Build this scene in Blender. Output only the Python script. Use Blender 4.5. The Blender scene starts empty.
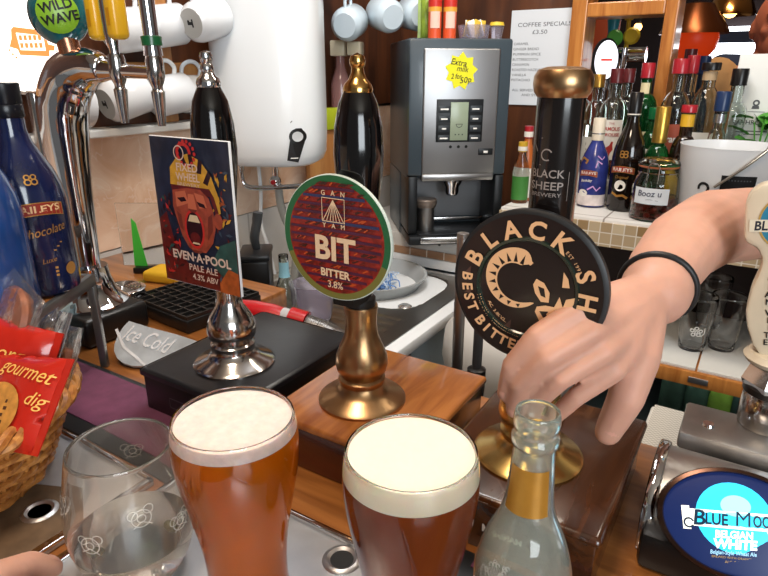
import bpy, bmesh, math, random
from mathutils import Vector, Matrix, Euler
random.seed(7)
PI = math.pi
scene = bpy.context.scene
COL = scene.collection

# ------------------------------------------------------------------ camera
F, TH, PS, CAM = 600.0, math.radians(20), math.radians(32), Vector((0, 0, 1.485))
FW = Vector((-math.sin(PS)*math.cos(TH), math.cos(PS)*math.cos(TH), -math.sin(TH)))
RT = Vector((math.cos(PS), math.sin(PS), 0)); UP = RT.cross(FW)
def ray(px, py): return FW + RT*((px-384)/F) + UP*((288-py)/F)
def AZ(px, py, z): r = ray(px, py); return CAM + r*((z-CAM.z)/r.z)      # where the sight line meets a height
def AY(px, py, y): r = ray(px, py); return CAM + r*(y/r.y)              # ... a wall parallel to the bar
def AX(px, py, x): r = ray(px, py); return CAM + r*(x/r.x)              # ... the side wall
def AD(px, py, d): return CAM + ray(px, py)*d                           # ... a distance
cd = bpy.data.cameras.new('camera'); cam = bpy.data.objects.new('camera', cd); COL.objects.link(cam)
cam.location = CAM; cam.rotation_euler = (PI/2-TH, 0, PS)
cd.sensor_width = 36; cd.lens = 36*F/768; cd.clip_start = .02; cd.clip_end = 60
scene.camera = cam
vs = scene.view_settings
vs.view_transform = 'Standard'; vs.look = 'None'; vs.gamma = 1; vs.exposure = 0.0; vs.use_curve_mapping = False
scene.cycles.max_bounces = 14; scene.cycles.transmission_bounces = 14; scene.cycles.transparent_max_bounces = 16
scene.cycles.glossy_bounces = 6; scene.cycles.diffuse_bounces = 3; scene.cycles.sample_clamp_indirect = 4
scene.cycles.use_denoising = True

# ------------------------------------------------------------------ materials
def H(h, a=1):
    h = h.lstrip('#'); o = []
    for i in (0, 2, 4):
        c = int(h[i:i+2], 16)/255; o.append(c/12.92 if c <= .04045 else ((c+.055)/1.055)**2.4)
    return (*o, a)
_M = {}
def mat(name, col, rough=.5, metal=0., trans=0., ior=1.45, emit=None, es=0., coat=0., var=0., vscale=30., bump=0., bscale=60., sss=0., alpha=1, spec=None):
    if name in _M: return _M[name]
    m = bpy.data.materials.new(name); m.use_nodes = True; nt = m.node_tree; b = nt.nodes['Principled BSDF']
    c = H(col) if isinstance(col, str) else col
    b.inputs['Base Color'].default_value = c
    b.inputs['Roughness'].default_value = rough; b.inputs['Metallic'].default_value = metal
    b.inputs['Transmission Weight'].default_value = trans; b.inputs['IOR'].default_value = ior
    b.inputs['Coat Weight'].default_value = coat; b.inputs['Coat Roughness'].default_value = .08
    b.inputs['Alpha'].default_value = alpha
    if spec is not None: b.inputs['Specular IOR Level'].default_value = spec
    if sss:
        b.inputs['Subsurface Weight'].default_value = sss; b.inputs['Subsurface Radius'].default_value = (.01, .004, .002); b.inputs['Subsurface Scale'].default_value = .6
    if emit:
        b.inputs['Emission Color'].default_value = H(emit); b.inputs['Emission Strength'].default_value = es
    if var or bump:
        tc = nt.nodes.new('ShaderNodeTexCoord'); n = nt.nodes.new('ShaderNodeTexNoise')
        n.inputs['Scale'].default_value = vscale; n.inputs['Detail'].default_value = 5; nt.links.new(tc.outputs['Object'], n.inputs['Vector'])
        if var:
            r = nt.nodes.new('ShaderNodeValToRGB'); k = 1-var; k2 = 1+var*.5
            r.color_ramp.elements[0].position = .3; r.color_ramp.elements[1].position = .7
            r.color_ramp.elements[0].color = (c[0]*k, c[1]*k, c[2]*k, 1); r.color_ramp.elements[1].color = (min(1, c[0]*k2), min(1, c[1]*k2), min(1, c[2]*k2), 1)
            nt.links.new(n.outputs['Fac'], r.inputs['Fac']); nt.links.new(r.outputs['Color'], b.inputs['Base Color'])
        if bump:
            n2 = nt.nodes.new('ShaderNodeTexNoise'); n2.inputs['Scale'].default_value = bscale; n2.inputs['Detail'].default_value = 4
            nt.links.new(tc.outputs['Object'], n2.inputs['Vector'])
            bp = nt.nodes.new('ShaderNodeBump'); bp.inputs['Strength'].default_value = bump; bp.inputs['Distance'].default_value = .002
            nt.links.new(n2.outputs['Fac'], bp.inputs['Height']); nt.links.new(bp.outputs['Normal'], b.inputs['Normal'])
    _M[name] = m
    return m
def wood(name, c1, c2, rough=.4, stretch=(40, 3, 40), coat=.3, scale=1.):
    if name in _M: return _M[name]
    m = mat(name, c1, rough, coat=coat); nt = m.node_tree; b = nt.nodes['Principled BSDF']
    tc = nt.nodes.new('ShaderNodeTexCoord'); mp = nt.nodes.new('ShaderNodeMapping'); mp.inputs['Scale'].default_value = [s*scale for s in stretch]
    n = nt.nodes.new('ShaderNodeTexNoise'); n.inputs['Scale'].default_value = 1.6; n.inputs['Detail'].default_value = 8; n.inputs['Distortion'].default_value = .8
    r = nt.nodes.new('ShaderNodeValToRGB'); r.color_ramp.elements[0].color = H(c1); r.color_ramp.elements[1].color = H(c2)
    r.color_ramp.elements[0].position = .32; r.color_ramp.elements[1].position = .68
    bp = nt.nodes.new('ShaderNodeBump'); bp.inputs['Strength'].default_value = .15; bp.inputs['Distance'].default_value = .001
    L = nt.links.new
    L(tc.outputs['Object'], mp.inputs['Vector']); L(mp.outputs['Vector'], n.inputs['Vector']); L(n.outputs['Fac'], r.inputs['Fac'])
    L(r.outputs['Color'], b.inputs['Base Color']); L(n.outputs['Fac'], bp.inputs['Height']); L(bp.outputs['Normal'], b.inputs['Normal'])
    return m
def brushed(name, col, rough=.32, stretch=(2, 200, 200)):
    if name in _M: return _M[name]
    m = mat(name, col, rough, 1.); nt = m.node_tree; b = nt.nodes['Principled BSDF']; L = nt.links.new
    tc = nt.nodes.new('ShaderNodeTexCoord'); mp = nt.nodes.new('ShaderNodeMapping'); mp.inputs['Scale'].default_value = stretch
    n = nt.nodes.new('ShaderNodeTexNoise'); n.inputs['Scale'].default_value = 3
    mr = nt.nodes.new('ShaderNodeMapRange'); mr.inputs['To Min'].default_value = rough*.75; mr.inputs['To Max'].default_value = rough*1.35
    L(tc.outputs['Object'], mp.inputs['Vector']); L(mp.outputs['Vector'], n.inputs['Vector']); L(n.outputs['Fac'], mr.inputs['Value']); L(mr.outputs['Result'], b.inputs['Roughness'])
    return m
def marble(name, base, dark, vein):
    m = mat(name, base, .25); nt = m.node_tree; b = nt.nodes['Principled BSDF']; L = nt.links.new
    tc = nt.nodes.new('ShaderNodeTexCoord')
    n = nt.nodes.new('ShaderNodeTexNoise'); n.inputs['Scale'].default_value = 9; n.inputs['Detail'].default_value = 6; n.inputs['Distortion'].default_value = 1
    r = nt.nodes.new('ShaderNodeValToRGB'); r.color_ramp.elements[0].color = H(dark); r.color_ramp.elements[1].color = H(base); r.color_ramp.elements[0].position = .35; r.color_ramp.elements[1].position = .62
    v = nt.nodes.new('ShaderNodeTexVoronoi'); v.feature = 'DISTANCE_TO_EDGE'; v.inputs['Scale'].default_value = 9
    add = nt.nodes.new('ShaderNodeMixRGB'); add.inputs['Fac'].default_value = .25
    L(tc.outputs['Object'], n.inputs['Vector']); L(tc.outputs['Object'], add.inputs['Color1']); L(n.outputs['Color'], add.inputs['Color2']); L(add.outputs['Color'], v.inputs['Vector'])
    r2 = nt.nodes.new('ShaderNodeValToRGB'); r2.color_ramp.elements[0].color = (1, 1, 1, 1); r2.color_ramp.elements[1].color = (0, 0, 0, 1); r2.color_ramp.elements[1].position = .03
    mx = nt.nodes.new('ShaderNodeMixRGB'); mx.inputs['Color2'].default_value = H(vein)
    mu = nt.nodes.new('ShaderNodeMath'); mu.operation = 'MULTIPLY'; mu.inputs[1].default_value = .35
    L(v.outputs['Distance'], r2.inputs['Fac']); L(r2.outputs['Color'], mu.inputs[0]); L(mu.outputs['Value'], mx.inputs['Fac']); L(n.outputs['Fac'], r.inputs['Fac']); L(r.outputs['Color'], mx.inputs['Color1']); L(mx.outputs['Color'], b.inputs['Base Color'])
    return m
def tiled(name, c1, c2, grout, size, squash=1., axis='XZ', rough=.35, mortar=.06):
    m = mat(name, c1, rough); nt = m.node_tree; b = nt.nodes['Principled BSDF']; L = nt.links.new
    tc = nt.nodes.new('ShaderNodeTexCoord'); s = nt.nodes.new('ShaderNodeSeparateXYZ'); c = nt.nodes.new('ShaderNodeCombineXYZ')
    L(tc.outputs['Object'], s.inputs['Vector']); L(s.outputs[axis[0]], c.inputs['X']); L(s.outputs[axis[1]], c.inputs['Y'])
    br = nt.nodes.new('ShaderNodeTexBrick'); br.offset = 0; br.inputs['Scale'].default_value = 1
    br.inputs['Brick Width'].default_value = size; br.inputs['Row Height'].default_value = size*squash; br.inputs['Mortar Size'].default_value = size*mortar*.5
    br.inputs['Color1'].default_value = H(c1); br.inputs['Color2'].default_value = H(c2); br.inputs['Mortar'].default_value = H(grout); br.inputs['Bias'].default_value = 0
    L(c.outputs['Vector'], br.inputs['Vector']); L(br.outputs['Color'], b.inputs['Base Color'])
    return m
def dotted(name, c1, c2, sc):
    m = mat(name, c1, .6); nt = m.node_tree; b = nt.nodes['Principled BSDF']; L = nt.links.new
    tc = nt.nodes.new('ShaderNodeTexCoord'); ck = nt.nodes.new('ShaderNodeTexChecker'); ck.inputs['Scale'].default_value = sc
    ck.inputs['Color1'].default_value = H(c1); ck.inputs['Color2'].default_value = H(c2)
    L(tc.outputs['Object'], ck.inputs['Vector']); L(ck.outputs['Color'], b.inputs['Base Color']); return m

CHROME = mat('chrome', 'd8dade', .06, 1.); DCHROME = mat('worn chrome', 'b9b6b4', .16, 1., bump=.05, bscale=40)
BRASS = mat('aged brass', 'b8936a', .3, 1., var=.2, vscale=25); BRASSD = mat('worn bronze', 'a97848', .3, 1., var=.3, vscale=20)
GOLD = mat('gold print', 'd0a04e', .35, .8); STEEL = brushed('brushed steel', 'b4b3b2'); STEELD = brushed('sink steel', '9b9893', .3, (200, 4, 200))
SATIN = brushed('satin steel', 'c9c9ca', .36); TRAYST = mat('drip tray steel', 'd3d6da', .33, .55, var=.25, vscale=14, bump=.1, bscale=25)
BLACKG = mat('gloss black', '0b0a0b', .12, coat=.5); BLACKP = mat('black plastic', '141313', .35); BLACKM = mat('matt black', '0e0d0d', .6); RUBBER = mat('black rubber', '1b1c1e', .45)
GLASS = mat('clear glass', 'ffffff', .0, trans=1., ior=1.45); GLASSB = mat('bottle glass', 'eef4f0', .02, trans=1., ior=1.45)
GREENG = mat('green glass', '1d7a3c', .03, trans=.85, ior=1.45); DARKG = mat('dark brown glass', '1a0c06', .06, coat=.4); AMBERG = mat('amber spirit', 'b0641c', .05, trans=.9, ior=1.36); BLACKGLASS = mat('black glass', '0c0b0c', .08, coat=.5)
CERAM = mat('white ceramic', 'dcdfe2', .2, coat=.3); ENAMEL = mat('pale blue enamel', 'c4d3dd', .25, coat=.3); STAMP = mat('grey mug base', 'a9a9a6', .5)
WHITEP = mat('white plastic', 'e9edf0', .28, coat=.2); WHITE = mat('white print', 'f2f0ea', .5); CREAMP = mat('cream print', 'ecc9a2', .5); BLACKPRINT = mat('black print', '0a0a0c', .5)
PAPER = mat('white paper', 'd9dde2', .7, bump=.1, bscale=12); INKP = mat('grey ink', '55585e', .7)
DWOOD = wood('dark wood planks', '3a1d0e', '5c3218', .5, (14, 14, 1.5)); OWOOD = wood('orange varnished wood', 'a4612a', 'c98643', .35, (30, 30, 3))
BARWOOD = wood('bar top wood', '7c4820', 'ac6f38', .3, (3, 40, 40), .5); BOXWOOD = wood('pump box wood', '7a401c', 'a96a34', .25, (40, 5, 40), .6); BOXDARK = wood('dark pump box wood', '2c1509', '4e2a12', .25, (40, 5, 40), .6); BOXFRONT = wood('mahogany front', '34100a', '571f10', .25, (5, 40, 40), .5)
PINEW = wood('pine panel', '9a6030', 'b98246', .5, (20, 20, 2))
def emis(name, col, s, base=None): return mat(name, base or col, .4, emit=col, es=s)

# ------------------------------------------------------------------ object helpers
def tag(o, label, cat, group=None, kind=None):
    o['label'] = label; o['category'] = cat
    if group: o['group'] = group
    if kind: o['kind'] = kind
    return o
def thing(name, label, cat, loc=(0, 0, 0), rot=(0, 0, 0), group=None):
    o = bpy.data.objects.new(name, None); COL.objects.link(o); o.empty_display_size = .02
    o.location = loc; o.rotation_euler = rot if not isinstance(rot, (int, float)) else (0, 0, rot)
    return tag(o, label, cat, group)
def obj(name, bm, mats, parent=None, smooth=True, ang=38):
    if not isinstance(mats, (list, tuple)): mats = [mats]
    me = bpy.data.meshes.new(name); bm.to_mesh(me); bm.free()
    for m in mats: me.materials.append(m)
    if smooth:
        for p in me.polygons: p.use_smooth = True
        me.set_sharp_from_angle(angle=math.radians(ang))
    o = bpy.data.objects.new(name, me); COL.objects.link(o)
    if parent: o.parent = parent
    return o
def struct(name, bm, mats, parent=None, smooth=False):
    o = obj(name, bm, mats, parent, smooth)
    if not parent: o['kind'] = 'structure'
    return o
def copy_tree(o, parent=None):
    c = o.copy(); COL.objects.link(c)
    if parent: c.parent = parent
    for ch in list(o.children): copy_tree(ch, c)
    return c
def fix(bm): bmesh.ops.recalc_face_normals(bm, faces=bm.faces); return bm
def B(): return bmesh.new()
def box(bm, x0, x1, y0, y1, z0, z1, bev=0, seg=2, M=None, mi=0):
    t = bmesh.new(); bmesh.ops.create_cube(t, size=1)
    for v in t.verts: v.co = Vector(((x0+x1)/2+v.co.x*(x1-x0), (y0+y1)/2+v.co.y*(y1-y0), (z0+z1)/2+v.co.z*(z1-z0)))
    if bev: bmesh.ops.bevel(t, geom=list(t.edges), offset=bev, segments=seg, affect='EDGES', profile=.5)
    if M: t.transform(M)
    return merge(bm, t, mi)
def merge(bm, t, mi=0):
    vm = {v: bm.verts.new(v.co) for v in t.verts}
    for f in t.faces:
        try:
            nf = bm.faces.new([vm[v] for v in f.verts]); nf.material_index = mi
        except ValueError: pass
    t.free(); return bm
def lathe(bm, prof, seg=40, M=None, mi=0, cap=True, a0=0, a1=2*PI, ex=1., ey=1.):
    t = bmesh.new(); full = abs(a1-a0-2*PI) < 1e-6; n = seg if full else seg+1; rings = []
    for r, z in prof:
        if r < 1e-6: rings.append([t.verts.new((0, 0, z))])
        else: rings.append([t.verts.new((r*ex*math.cos(a0+(a1-a0)*i/seg), r*ey*math.sin(a0+(a1-a0)*i/seg), z)) for i in range(n)])
    m = seg
    for a, b in zip(rings, rings[1:]):
        for i in range(m):
            j = (i+1) % n
            if len(a) == 1 and len(b) == 1: continue
            if len(a) == 1: t.faces.new((a[0], b[i], b[j]))
            elif len(b) == 1: t.faces.new((a[i], a[j], b[0]))
            else: t.faces.new((a[i], a[j], b[j], b[i]))
    if cap and full:
        for rg in (rings[0], rings[-1]):
            if len(rg) > 2: t.faces.new(rg)
    fix(t)
    if M: t.transform(M)
    return merge(bm, t, mi)
def smoothpts(pts, k=6):
    pts = [Vector(p) for p in pts]; out = []
    for i in range(len(pts)-1):
        p0 = pts[max(i-1, 0)]; p1 = pts[i]; p2 = pts[i+1]; p3 = pts[min(i+2, len(pts)-1)]
        for s in range(k):
            t = s/k; out.append(.5*((2*p1)+(p2-p0)*t+(2*p0-5*p1+4*p2-p3)*t*t+(3*p1-p0-3*p2+p3)*t**3))
    return out+[pts[-1]]
def tube(bm, pts, rad, seg=12, mi=0, closed=False, flat=1.):
    pts = [Vector(p) for p in pts]; n = len(pts); t = bmesh.new()
    if isinstance(rad, (int, float)): rad = [rad]*n
    elif len(rad) != n: rad = [rad[min(int(i*(len(rad)-1)/(n-1)), len(rad)-2)]*(1-((i*(len(rad)-1)/(n-1)) % 1 if i < n-1 else 1))+rad[min(int(i*(len(rad)-1)/(n-1)), len(rad)-2)+1]*((i*(len(rad)-1)/(n-1)) % 1 if i < n-1 else 1) for i in range(n)]
    rings = []; nr = None
    for i, p in enumerate(pts):
        tg = (pts[(i+1) % n]-pts[i-1]) if closed else (pts[min(i+1, n-1)]-pts[max(i-1, 0)])
        tg.normalize()
        if nr is None:
            a = Vector((0, 0, 1)) if abs(tg.z) < .9 else Vector((1, 0, 0)); nr = (a-tg*a.dot(tg)).normalized()
        else: nr = (nr-tg*nr.dot(tg)).normalized()
        bn = tg.cross(nr)
        rings.append([t.verts.new(p+(nr*math.cos(2*PI*k/seg)*flat+bn*math.sin(2*PI*k/seg))*rad[i]) for k in range(seg)])
    for i in range(n if closed else n-1):
        a, b = rings[i], rings[(i+1) % n]
        for k in range(seg): t.faces.new((a[k], a[(k+1) % seg], b[(k+1) % seg], b[k]))
    if not closed: t.faces.new(rings[0]); t.faces.new(rings[-1])
    fix(t); return merge(bm, t, mi)
def prism(bm, pts, y0, y1, M=None, mi=0, bev=0):
    """outline in x,z extruded along y"""
    t = bmesh.new(); a = [t.verts.new((p[0], y0, p[1])) for p in pts]; b = [t.verts.new((p[0], y1, p[1])) for p in pts]; n = len(pts)
    t.faces.new(a); t.faces.new(b)
    for i in range(n): t.faces.new((a[i], a[(i+1) % n], b[(i+1) % n], b[i]))
    fix(t)
    if bev: bmesh.ops.bevel(t, geom=list(t.edges), offset=bev, segments=2, affect='EDGES', profile=.5)
    if M: t.transform(M)
    return merge(bm, t, mi)
def ball(bm, c, r, sx=1, sy=1, sz=1, M=None, mi=0, u=20, v=12):
    t = bmesh.new(); bmesh.ops.create_uvsphere(t, u_segments=u, v_segments=v, radius=r)
    for q in t.verts: q.co = Vector((c[0]+q.co.x*sx, c[1]+q.co.y*sy, c[2]+q.co.z*sz))
    if M: t.transform(M)
    return merge(bm, t, mi)
def R3(x=0, y=0, z=0): return Euler((x, y, z)).to_matrix().to_4x4()
def TR(x, y, z): return Matrix.Translation((x, y, z))

# ------------------------------------------------------------------ printed shapes: 2-D outlines laid on a surface
def s_poly(p): return ([tuple(q) for q in p], [list(range(len(p)))])
def s_circ(cx, cy, r, n=32, ry=None): return s_poly([(cx+r*math.cos(2*PI*i/n), cy+(ry or r)*math.sin(2*PI*i/n)) for i in range(n)])
def s_ring(cx, cy, r0, r1, a0=0, a1=360, n=48, sy=1.):
    v, f = [], []
    for i in range(n+1):
        a = math.radians(a0+(a1-a0)*i/n); v += [(cx+r0*math.cos(a), cy+r0*sy*math.sin(a)), (cx+r1*math.cos(a), cy+r1*sy*math.sin(a))]
    for i in range(n): f.append([2*i, 2*i+1, 2*i+3, 2*i+2])
    return v, f
def s_rect(x0, y0, x1, y1): return s_poly([(x0, y0), (x1, y0), (x1, y1), (x0, y1)])
def s_line(pts, w):
    v, f = [], []; n = len(pts)
    for i, p in enumerate(pts):
        a = Vector(pts[max(i-1, 0)]); b = Vector(pts[min(i+1, n-1)]); d = (b-a).normalized(); nn = Vector((-d.y, d.x))*w/2
        v += [(p[0]+nn.x, p[1]+nn.y), (p[0]-nn.x, p[1]-nn.y)]
    for i in range(n-1): f.append([2*i, 2*i+1, 2*i+3, 2*i+2])
    return v, f
def dense_disc(cx, cy, r, n=28, m=6):
    V, Fc = [(cx, cy)], []
    for j in range(1, m+1):
        for k in range(n): V.append((cx+r*j/m*math.cos(2*PI*k/n), cy+r*j/m*math.sin(2*PI*k/n)))
    for k in range(n): Fc.append([0, 1+k, 1+(k+1) % n])
    for j in range(m-1):
        for k in range(n): Fc.append([1+j*n+k, 1+j*n+(k+1) % n, 1+(j+1)*n+(k+1) % n, 1+(j+1)*n+k])
    return V, Fc
_T = {}
def s_text(s, size, cx=0, cy=0, bold=0., shear=0., rot=0., sx=1., width=None):
    k = (s, bold, shear)
    if k not in _T:
        c = bpy.data.curves.new('t', 'FONT'); c.body = s; c.align_x = 'CENTER'; c.align_y = 'CENTER'; c.offset = bold; c.shear = shear; c.resolution_u = 3
        o = bpy.data.objects.new('t', c); COL.objects.link(o)
        dg = bpy.context.evaluated_depsgraph_get(); me = o.evaluated_get(dg).to_mesh()
        _T[k] = ([(v.co.x, v.co.y) for v in me.vertices], [list(p.vertices) for p in me.polygons])
        o.evaluated_get(dg).to_mesh_clear(); bpy.data.objects.remove(o); bpy.data.curves.remove(c)
    v, f = _T[k]
    if width and v: w = max(p[0] for p in v)-min(p[0] for p in v); sx = width/(w*size)
    ca, sa = math.cos(rot), math.sin(rot)
    return [(cx+(p[0]*sx*ca-p[1]*sa)*size, cy+(p[0]*sx*sa+p[1]*ca)*size) for p in v], f
def s_arc(s, size, R, mid, span, bold=0., inside=False, cx=0, cy=0):
    V, Fc = [], []; n = len(s)
    for i, ch in enumerate(s):
        if ch == ' ': continue
        t = (i/(n-1)-.5) if n > 1 else 0
        a = math.radians(mid-span*t) if not inside else math.radians(mid+span*t)
        rot = a-PI/2 if not inside else a+PI/2
        v, f = s_text(ch, size, cx+R*math.cos(a), cy+R*math.sin(a), bold, 0, rot)
        o = len(V); V += v; Fc += [[q+o for q in g] for g in f]
    return V, Fc
def m_flat(M=None):
    def f(u, v, w):
        p = Vector((u, -w, v)); return M @ p if M else p
    return f
def m_cyl(R, a0=-PI/2, z=0.):
    return lambda u, v, w: Vector(((R+w)*math.cos(a0+u/R), (R+w)*math.sin(a0+u/R), z+v))
def m_top(z, rot=0., cx=0, cy=0):
    c, s = math.cos(rot), math.sin(rot)
    return lambda u, v, w: Vector((cx+u*c-v*s, cy+u*s+v*c, z+w))
def art(name, parent, mp, layers, w0=.0003, dw=.00002, label=None):
    bm = B(); mats = []
    for i, (sh, m) in enumerate(layers):
        if m not in mats: mats.append(m)
        vv, ff = sh; w = w0+dw*i; bv = [bm.verts.new(mp(p[0], p[1], w)) for p in vv]
        for f in ff:
            try: nf = bm.faces.new([bv[q] for q in f]); nf.material_index = mats.index(m)
            except ValueError: pass
    o = obj(name, bm, mats, parent, smooth=False)
    if label: o['label'] = label
    return o
def patch(name, parent, R, a, half, z0, z1, m, off=.0005, n=16, R1=None, prof=None):
    """label wrapped round a bottle between two heights"""
    bm = B(); rows = []
    zs = [z0+(z1-z0)*k/6 for k in range(7)] if prof else [z0, z1]
    for z in zs:
        r = prof(z) if prof else (R if z == z0 or R1 is None else R1)
        rows.append([bm.verts.new(((r+off)*math.cos(a-half+2*half*i/n), (r+off)*math.sin(a-half+2*half*i/n), z)) for i in range(n+1)])
    for p, q in zip(rows, rows[1:]):
        for i in range(n): bm.faces.new((p[i], p[i+1], q[i+1], q[i]))
    return obj(name, bm, m, parent)

# ================================================================== SETTING
bm = B(); box(bm, -1.3, 4, -2, 6, -.05, 0); struct('floor', bm, tiled('floor tiles', '4a3c33', '54443a', '2c2520', .3, axis='XY'))
MARB = marble('marble tile', 'f0d3ba', 'dcb090', 'f8ebdf')
bm = B(); box(bm, -1.32, -1.2, -2, 2.1, 0, 1.105); wl = struct('wall_left', bm, tiled('white wall tiles', 'd9d6d1', 'd2cec8', 'b4afa8', .3, axis='YZ', mortar=.02))
bm = B(); box(bm, -1.32, -1.198, -2, 2.1, 1.108, 1.362); t_ = struct('tile_course', bm, MARB, wl)
bm = B(); box(bm, -1.32, -1.19, -2, 2.1, 1.372, 2.7); struct('panelling', bm, DWOOD, wl)
bm = B(); box(bm, -1.199, -1.135, -.6, 1.16, 1.356, 1.372, .003); struct('trim_1', bm, mat('white ledge', 'dcd9d2', .4))
for i, y in enumerate((.95, 1.12)):
    bm = B(); box(bm, -1.189, -1.165, y-.02, y+.02, 1.372, 2.2, .003); struct('trim_%d' % (2+i), bm, PINEW)
bm = B(); box(bm, -1.189, -1.16, -.3, 1.13, 1.47, 1.5, .003); struct('trim_4', bm, PINEW)
bm = B(); box(bm, -1.32, -.575, 2.02, 2.1, 0, 2.7); wb = struct('wall_back', bm, DWOOD)
bm = B(); box(bm, -.575, 2.5, 2.02, 2.1, 0, 1.124); struct('lower_panel', bm, DWOOD, wb)
bm = B(); box(bm, -.575, 2.5, 2.02, 2.1, 1.72, 2.7); struct('upper_panel', bm, DWOOD, wb)
bm = B(); box(bm, -.575, -.528, 1.99, 2.11, 1.125, 1.72, .004); struct('trim_5', bm, OWOOD)
bm = B(); box(bm, -.312, -.276, 1.99, 2.11, 1.125, 1.70, .004); struct('trim_6', bm, OWOOD)
bm = B(); box(bm, -.528, -.312, 1.99, 2.11, 1.632, 1.672, .004); struct('trim_7', bm, OWOOD)
bm = B(); box(bm, -1.3, 4, -2, 6, 2.7, 2.78); struct('ceiling', bm, mat('cream ceiling', 'cbbfae', .8))
bm = B(); box(bm, -1.3, 4, 4.6, 4.7, 0, 2.7); struct('wall_far', bm, mat('dim room wall', '2a1c1c', .8, var=.5, vscale=4))
# bright window of the room beyond
w0, w1 = AY(698, 95, 4.55), AY(748, 44, 4.55)
bm = B(); box(bm, w0.x, w0.x+.75, 4.52, 4.59, w0.z-.15, w1.z+.1); wn = struct('window_1', bm, emis('window daylight', 'f4f8ff', 6))
bm = B(); box(bm, w0.x-.02, w0.x+.77, 4.49, 4.52, AY(0, 0, 4.5).z*0+AY(716, 37, 4.5).z-.035, AY(716, 37, 4.5).z+.03); struct('window_bar', bm, mat('blue bar', '1b2c4a', .5), wn)

# ================================================================== BAR, COUNTERS
t = thing('bar_counter', 'varnished orange-brown wooden bar top under the pumps and glasses', 'bar counter', (0, 0, 0))
bm = B(); box(bm, -1.185, .9, -.12, .63, 1.06, 1.10, .006); box(bm, -1.185, -.715, .6305, .80, 1.06, 1.0995, .004); obj('counter_top', bm, BARWOOD, t)
bm = B(); box(bm, -1.18, .88, -.02, .58, .02, 1.06); obj('counter_front', bm, BOXDARK, t)
# drip trays
def drip_tray(label, x0, x1, y0, y1, holes):
    t = thing('drip_tray', label, 'drip tray', ((x0+x1)/2, (y0+y1)/2, 1.1), 0, 'steel drip trays let along the bar')
    w, d = (x1-x0)/2, (y1-y0)/2
    bm = B(); box(bm, -w, w, -d, d, 0, .004, .0015); obj('tray_plate', bm, TRAYST, t)
    bm = B(); box(bm, -w, -w+.008, -d, d, .004, .008, .001); box(bm, w-.008, w, -d, d, .004, .008, .001); box(bm, -w, w, d-.006, d, .004, .008, .001); obj('raised_rim', bm, CHROME, t)
    for hx, hy in holes:
        bm = B(); lathe(bm, [(.0095, .0042), (.0125, .0062), (.0155, .0052), (.0165, .0041)], 28, TR(hx-(x0+x1)/2, hy-(y0+y1)/2, 0), cap=False)
        r = obj('drain_ring', bm, SATIN, t)
        bm = B(); lathe(bm, [(0, .0045), (.0098, .0045)], 24, TR(hx-(x0+x1)/2, hy-(y0+y1)/2, 0), cap=False); obj('drain_hole', bm, BLACKM, r)
    return t
lt = drip_tray('worn grey steel drip tray holding the wicker snack basket', -.80, -.452, .02, .298, [(-.505, .212), (-.60, .08)])
bm = B(); v = [(-.04, -.09), (.11, -.1), (.16, -.02), (.172, .06), (.12, .09), (.03, .05)]
art('stain', lt, m_top(.0042), [(s_poly(v), mat('rusty stain', '6f5a45', .5, var=.4, vscale=40))])
drip_tray('bright steel drip tray under the two beers and the stemless glass', -.436, -.10, .02, .334, [(-.236, .312)])
# bar mats
def bar_mat(label, x0, x1, y0, y1):
    t = thing('bar_mat', label, 'bar mat', ((x0+x1)/2, (y0+y1)/2, 1.1), 0, 'purple bar runners'); w, d = (x1-x0)/2, (y1-y0)/2
    bm = B(); box(bm, -w, w, -d, d, 0, .003, .001); obj('rubber_edge', bm, RUBBER, t)
    bm = B(); box(bm, -w+.012, w-.012, -d+.02, d-.008, .003, .0045, .0005); obj('printed_top', bm, mat('purple mat', '65344f', .8, var=.2, vscale=60), t)
bar_mat('purple bar runner with black border behind the snack basket', -.90, -.42, .305, .418)
bar_mat('purple bar runner with black edge behind the small clear bottle', -.155, .02, .342, .378)

# sink worktop along the side wall
t = thing('sink_unit', 'white sink cabinet with grooved steel drainer along the tiled wall', 'sink', (0, 0, 0))
bm = B(); box(bm, -1.185, -.635, .9, 2.0, .0, .86); obj('cabinet', bm, mat('cabinet pale blue', 'b9c9d2', .4), t)
bm = B(); box(bm, -1.185, -.615, .88, 1.6, .862, .893, .005); obj('worktop_edge', bm, WHITEP, t)
bm = B()
x0, x1, y0, y1 = -1.16, -.65, .92, 1.57
nx = 96
def sinkz(x, y):
    z = .897; ex = abs(x+.905)/.2; ey = abs(y-1.39)/.155
    e = (ex**4+ey**4)**.25
    if e < 1: z -= .12*min(1, (1-e)/.18)
    if y < 1.2 and -1.1 < x < -.70: z -= .003*(.5+.5*math.cos((y)*2*PI/.035))**3
    return z
g = [[bm.verts.new((x0+(x1-x0)*i/nx, y0+(y1-y0)*j/160, sinkz(x0+(x1-x0)*i/nx, y0+(y1-y0)*j/160))) for i in range(nx+1)] for j in range(161)]
for j in range(160):
    for i in range(nx): bm.faces.new((g[j][i], g[j][i+1], g[j+1][i+1], g[j+1][i]))
obj('steel_sink', bm, STEELD, t)
bm = B(); lathe(bm, [(0, .004), (.012, .004), (.016, .002), (.019, 0)], 24, TR(*AZ(405, 306, .897))); obj('overflow_cap', bm, mat('bright steel', 'e8e8e8', .2, .9), t)
bm = B(); tube(bm, smoothpts([(-1.1, 1.53, .9), (-1.1, 1.53, 1.06), (-1.06, 1.5, 1.11), (-1.0, 1.46, 1.09)], 6), .009, 10); obj('sink_tap', bm, CHROME, t)
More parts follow.
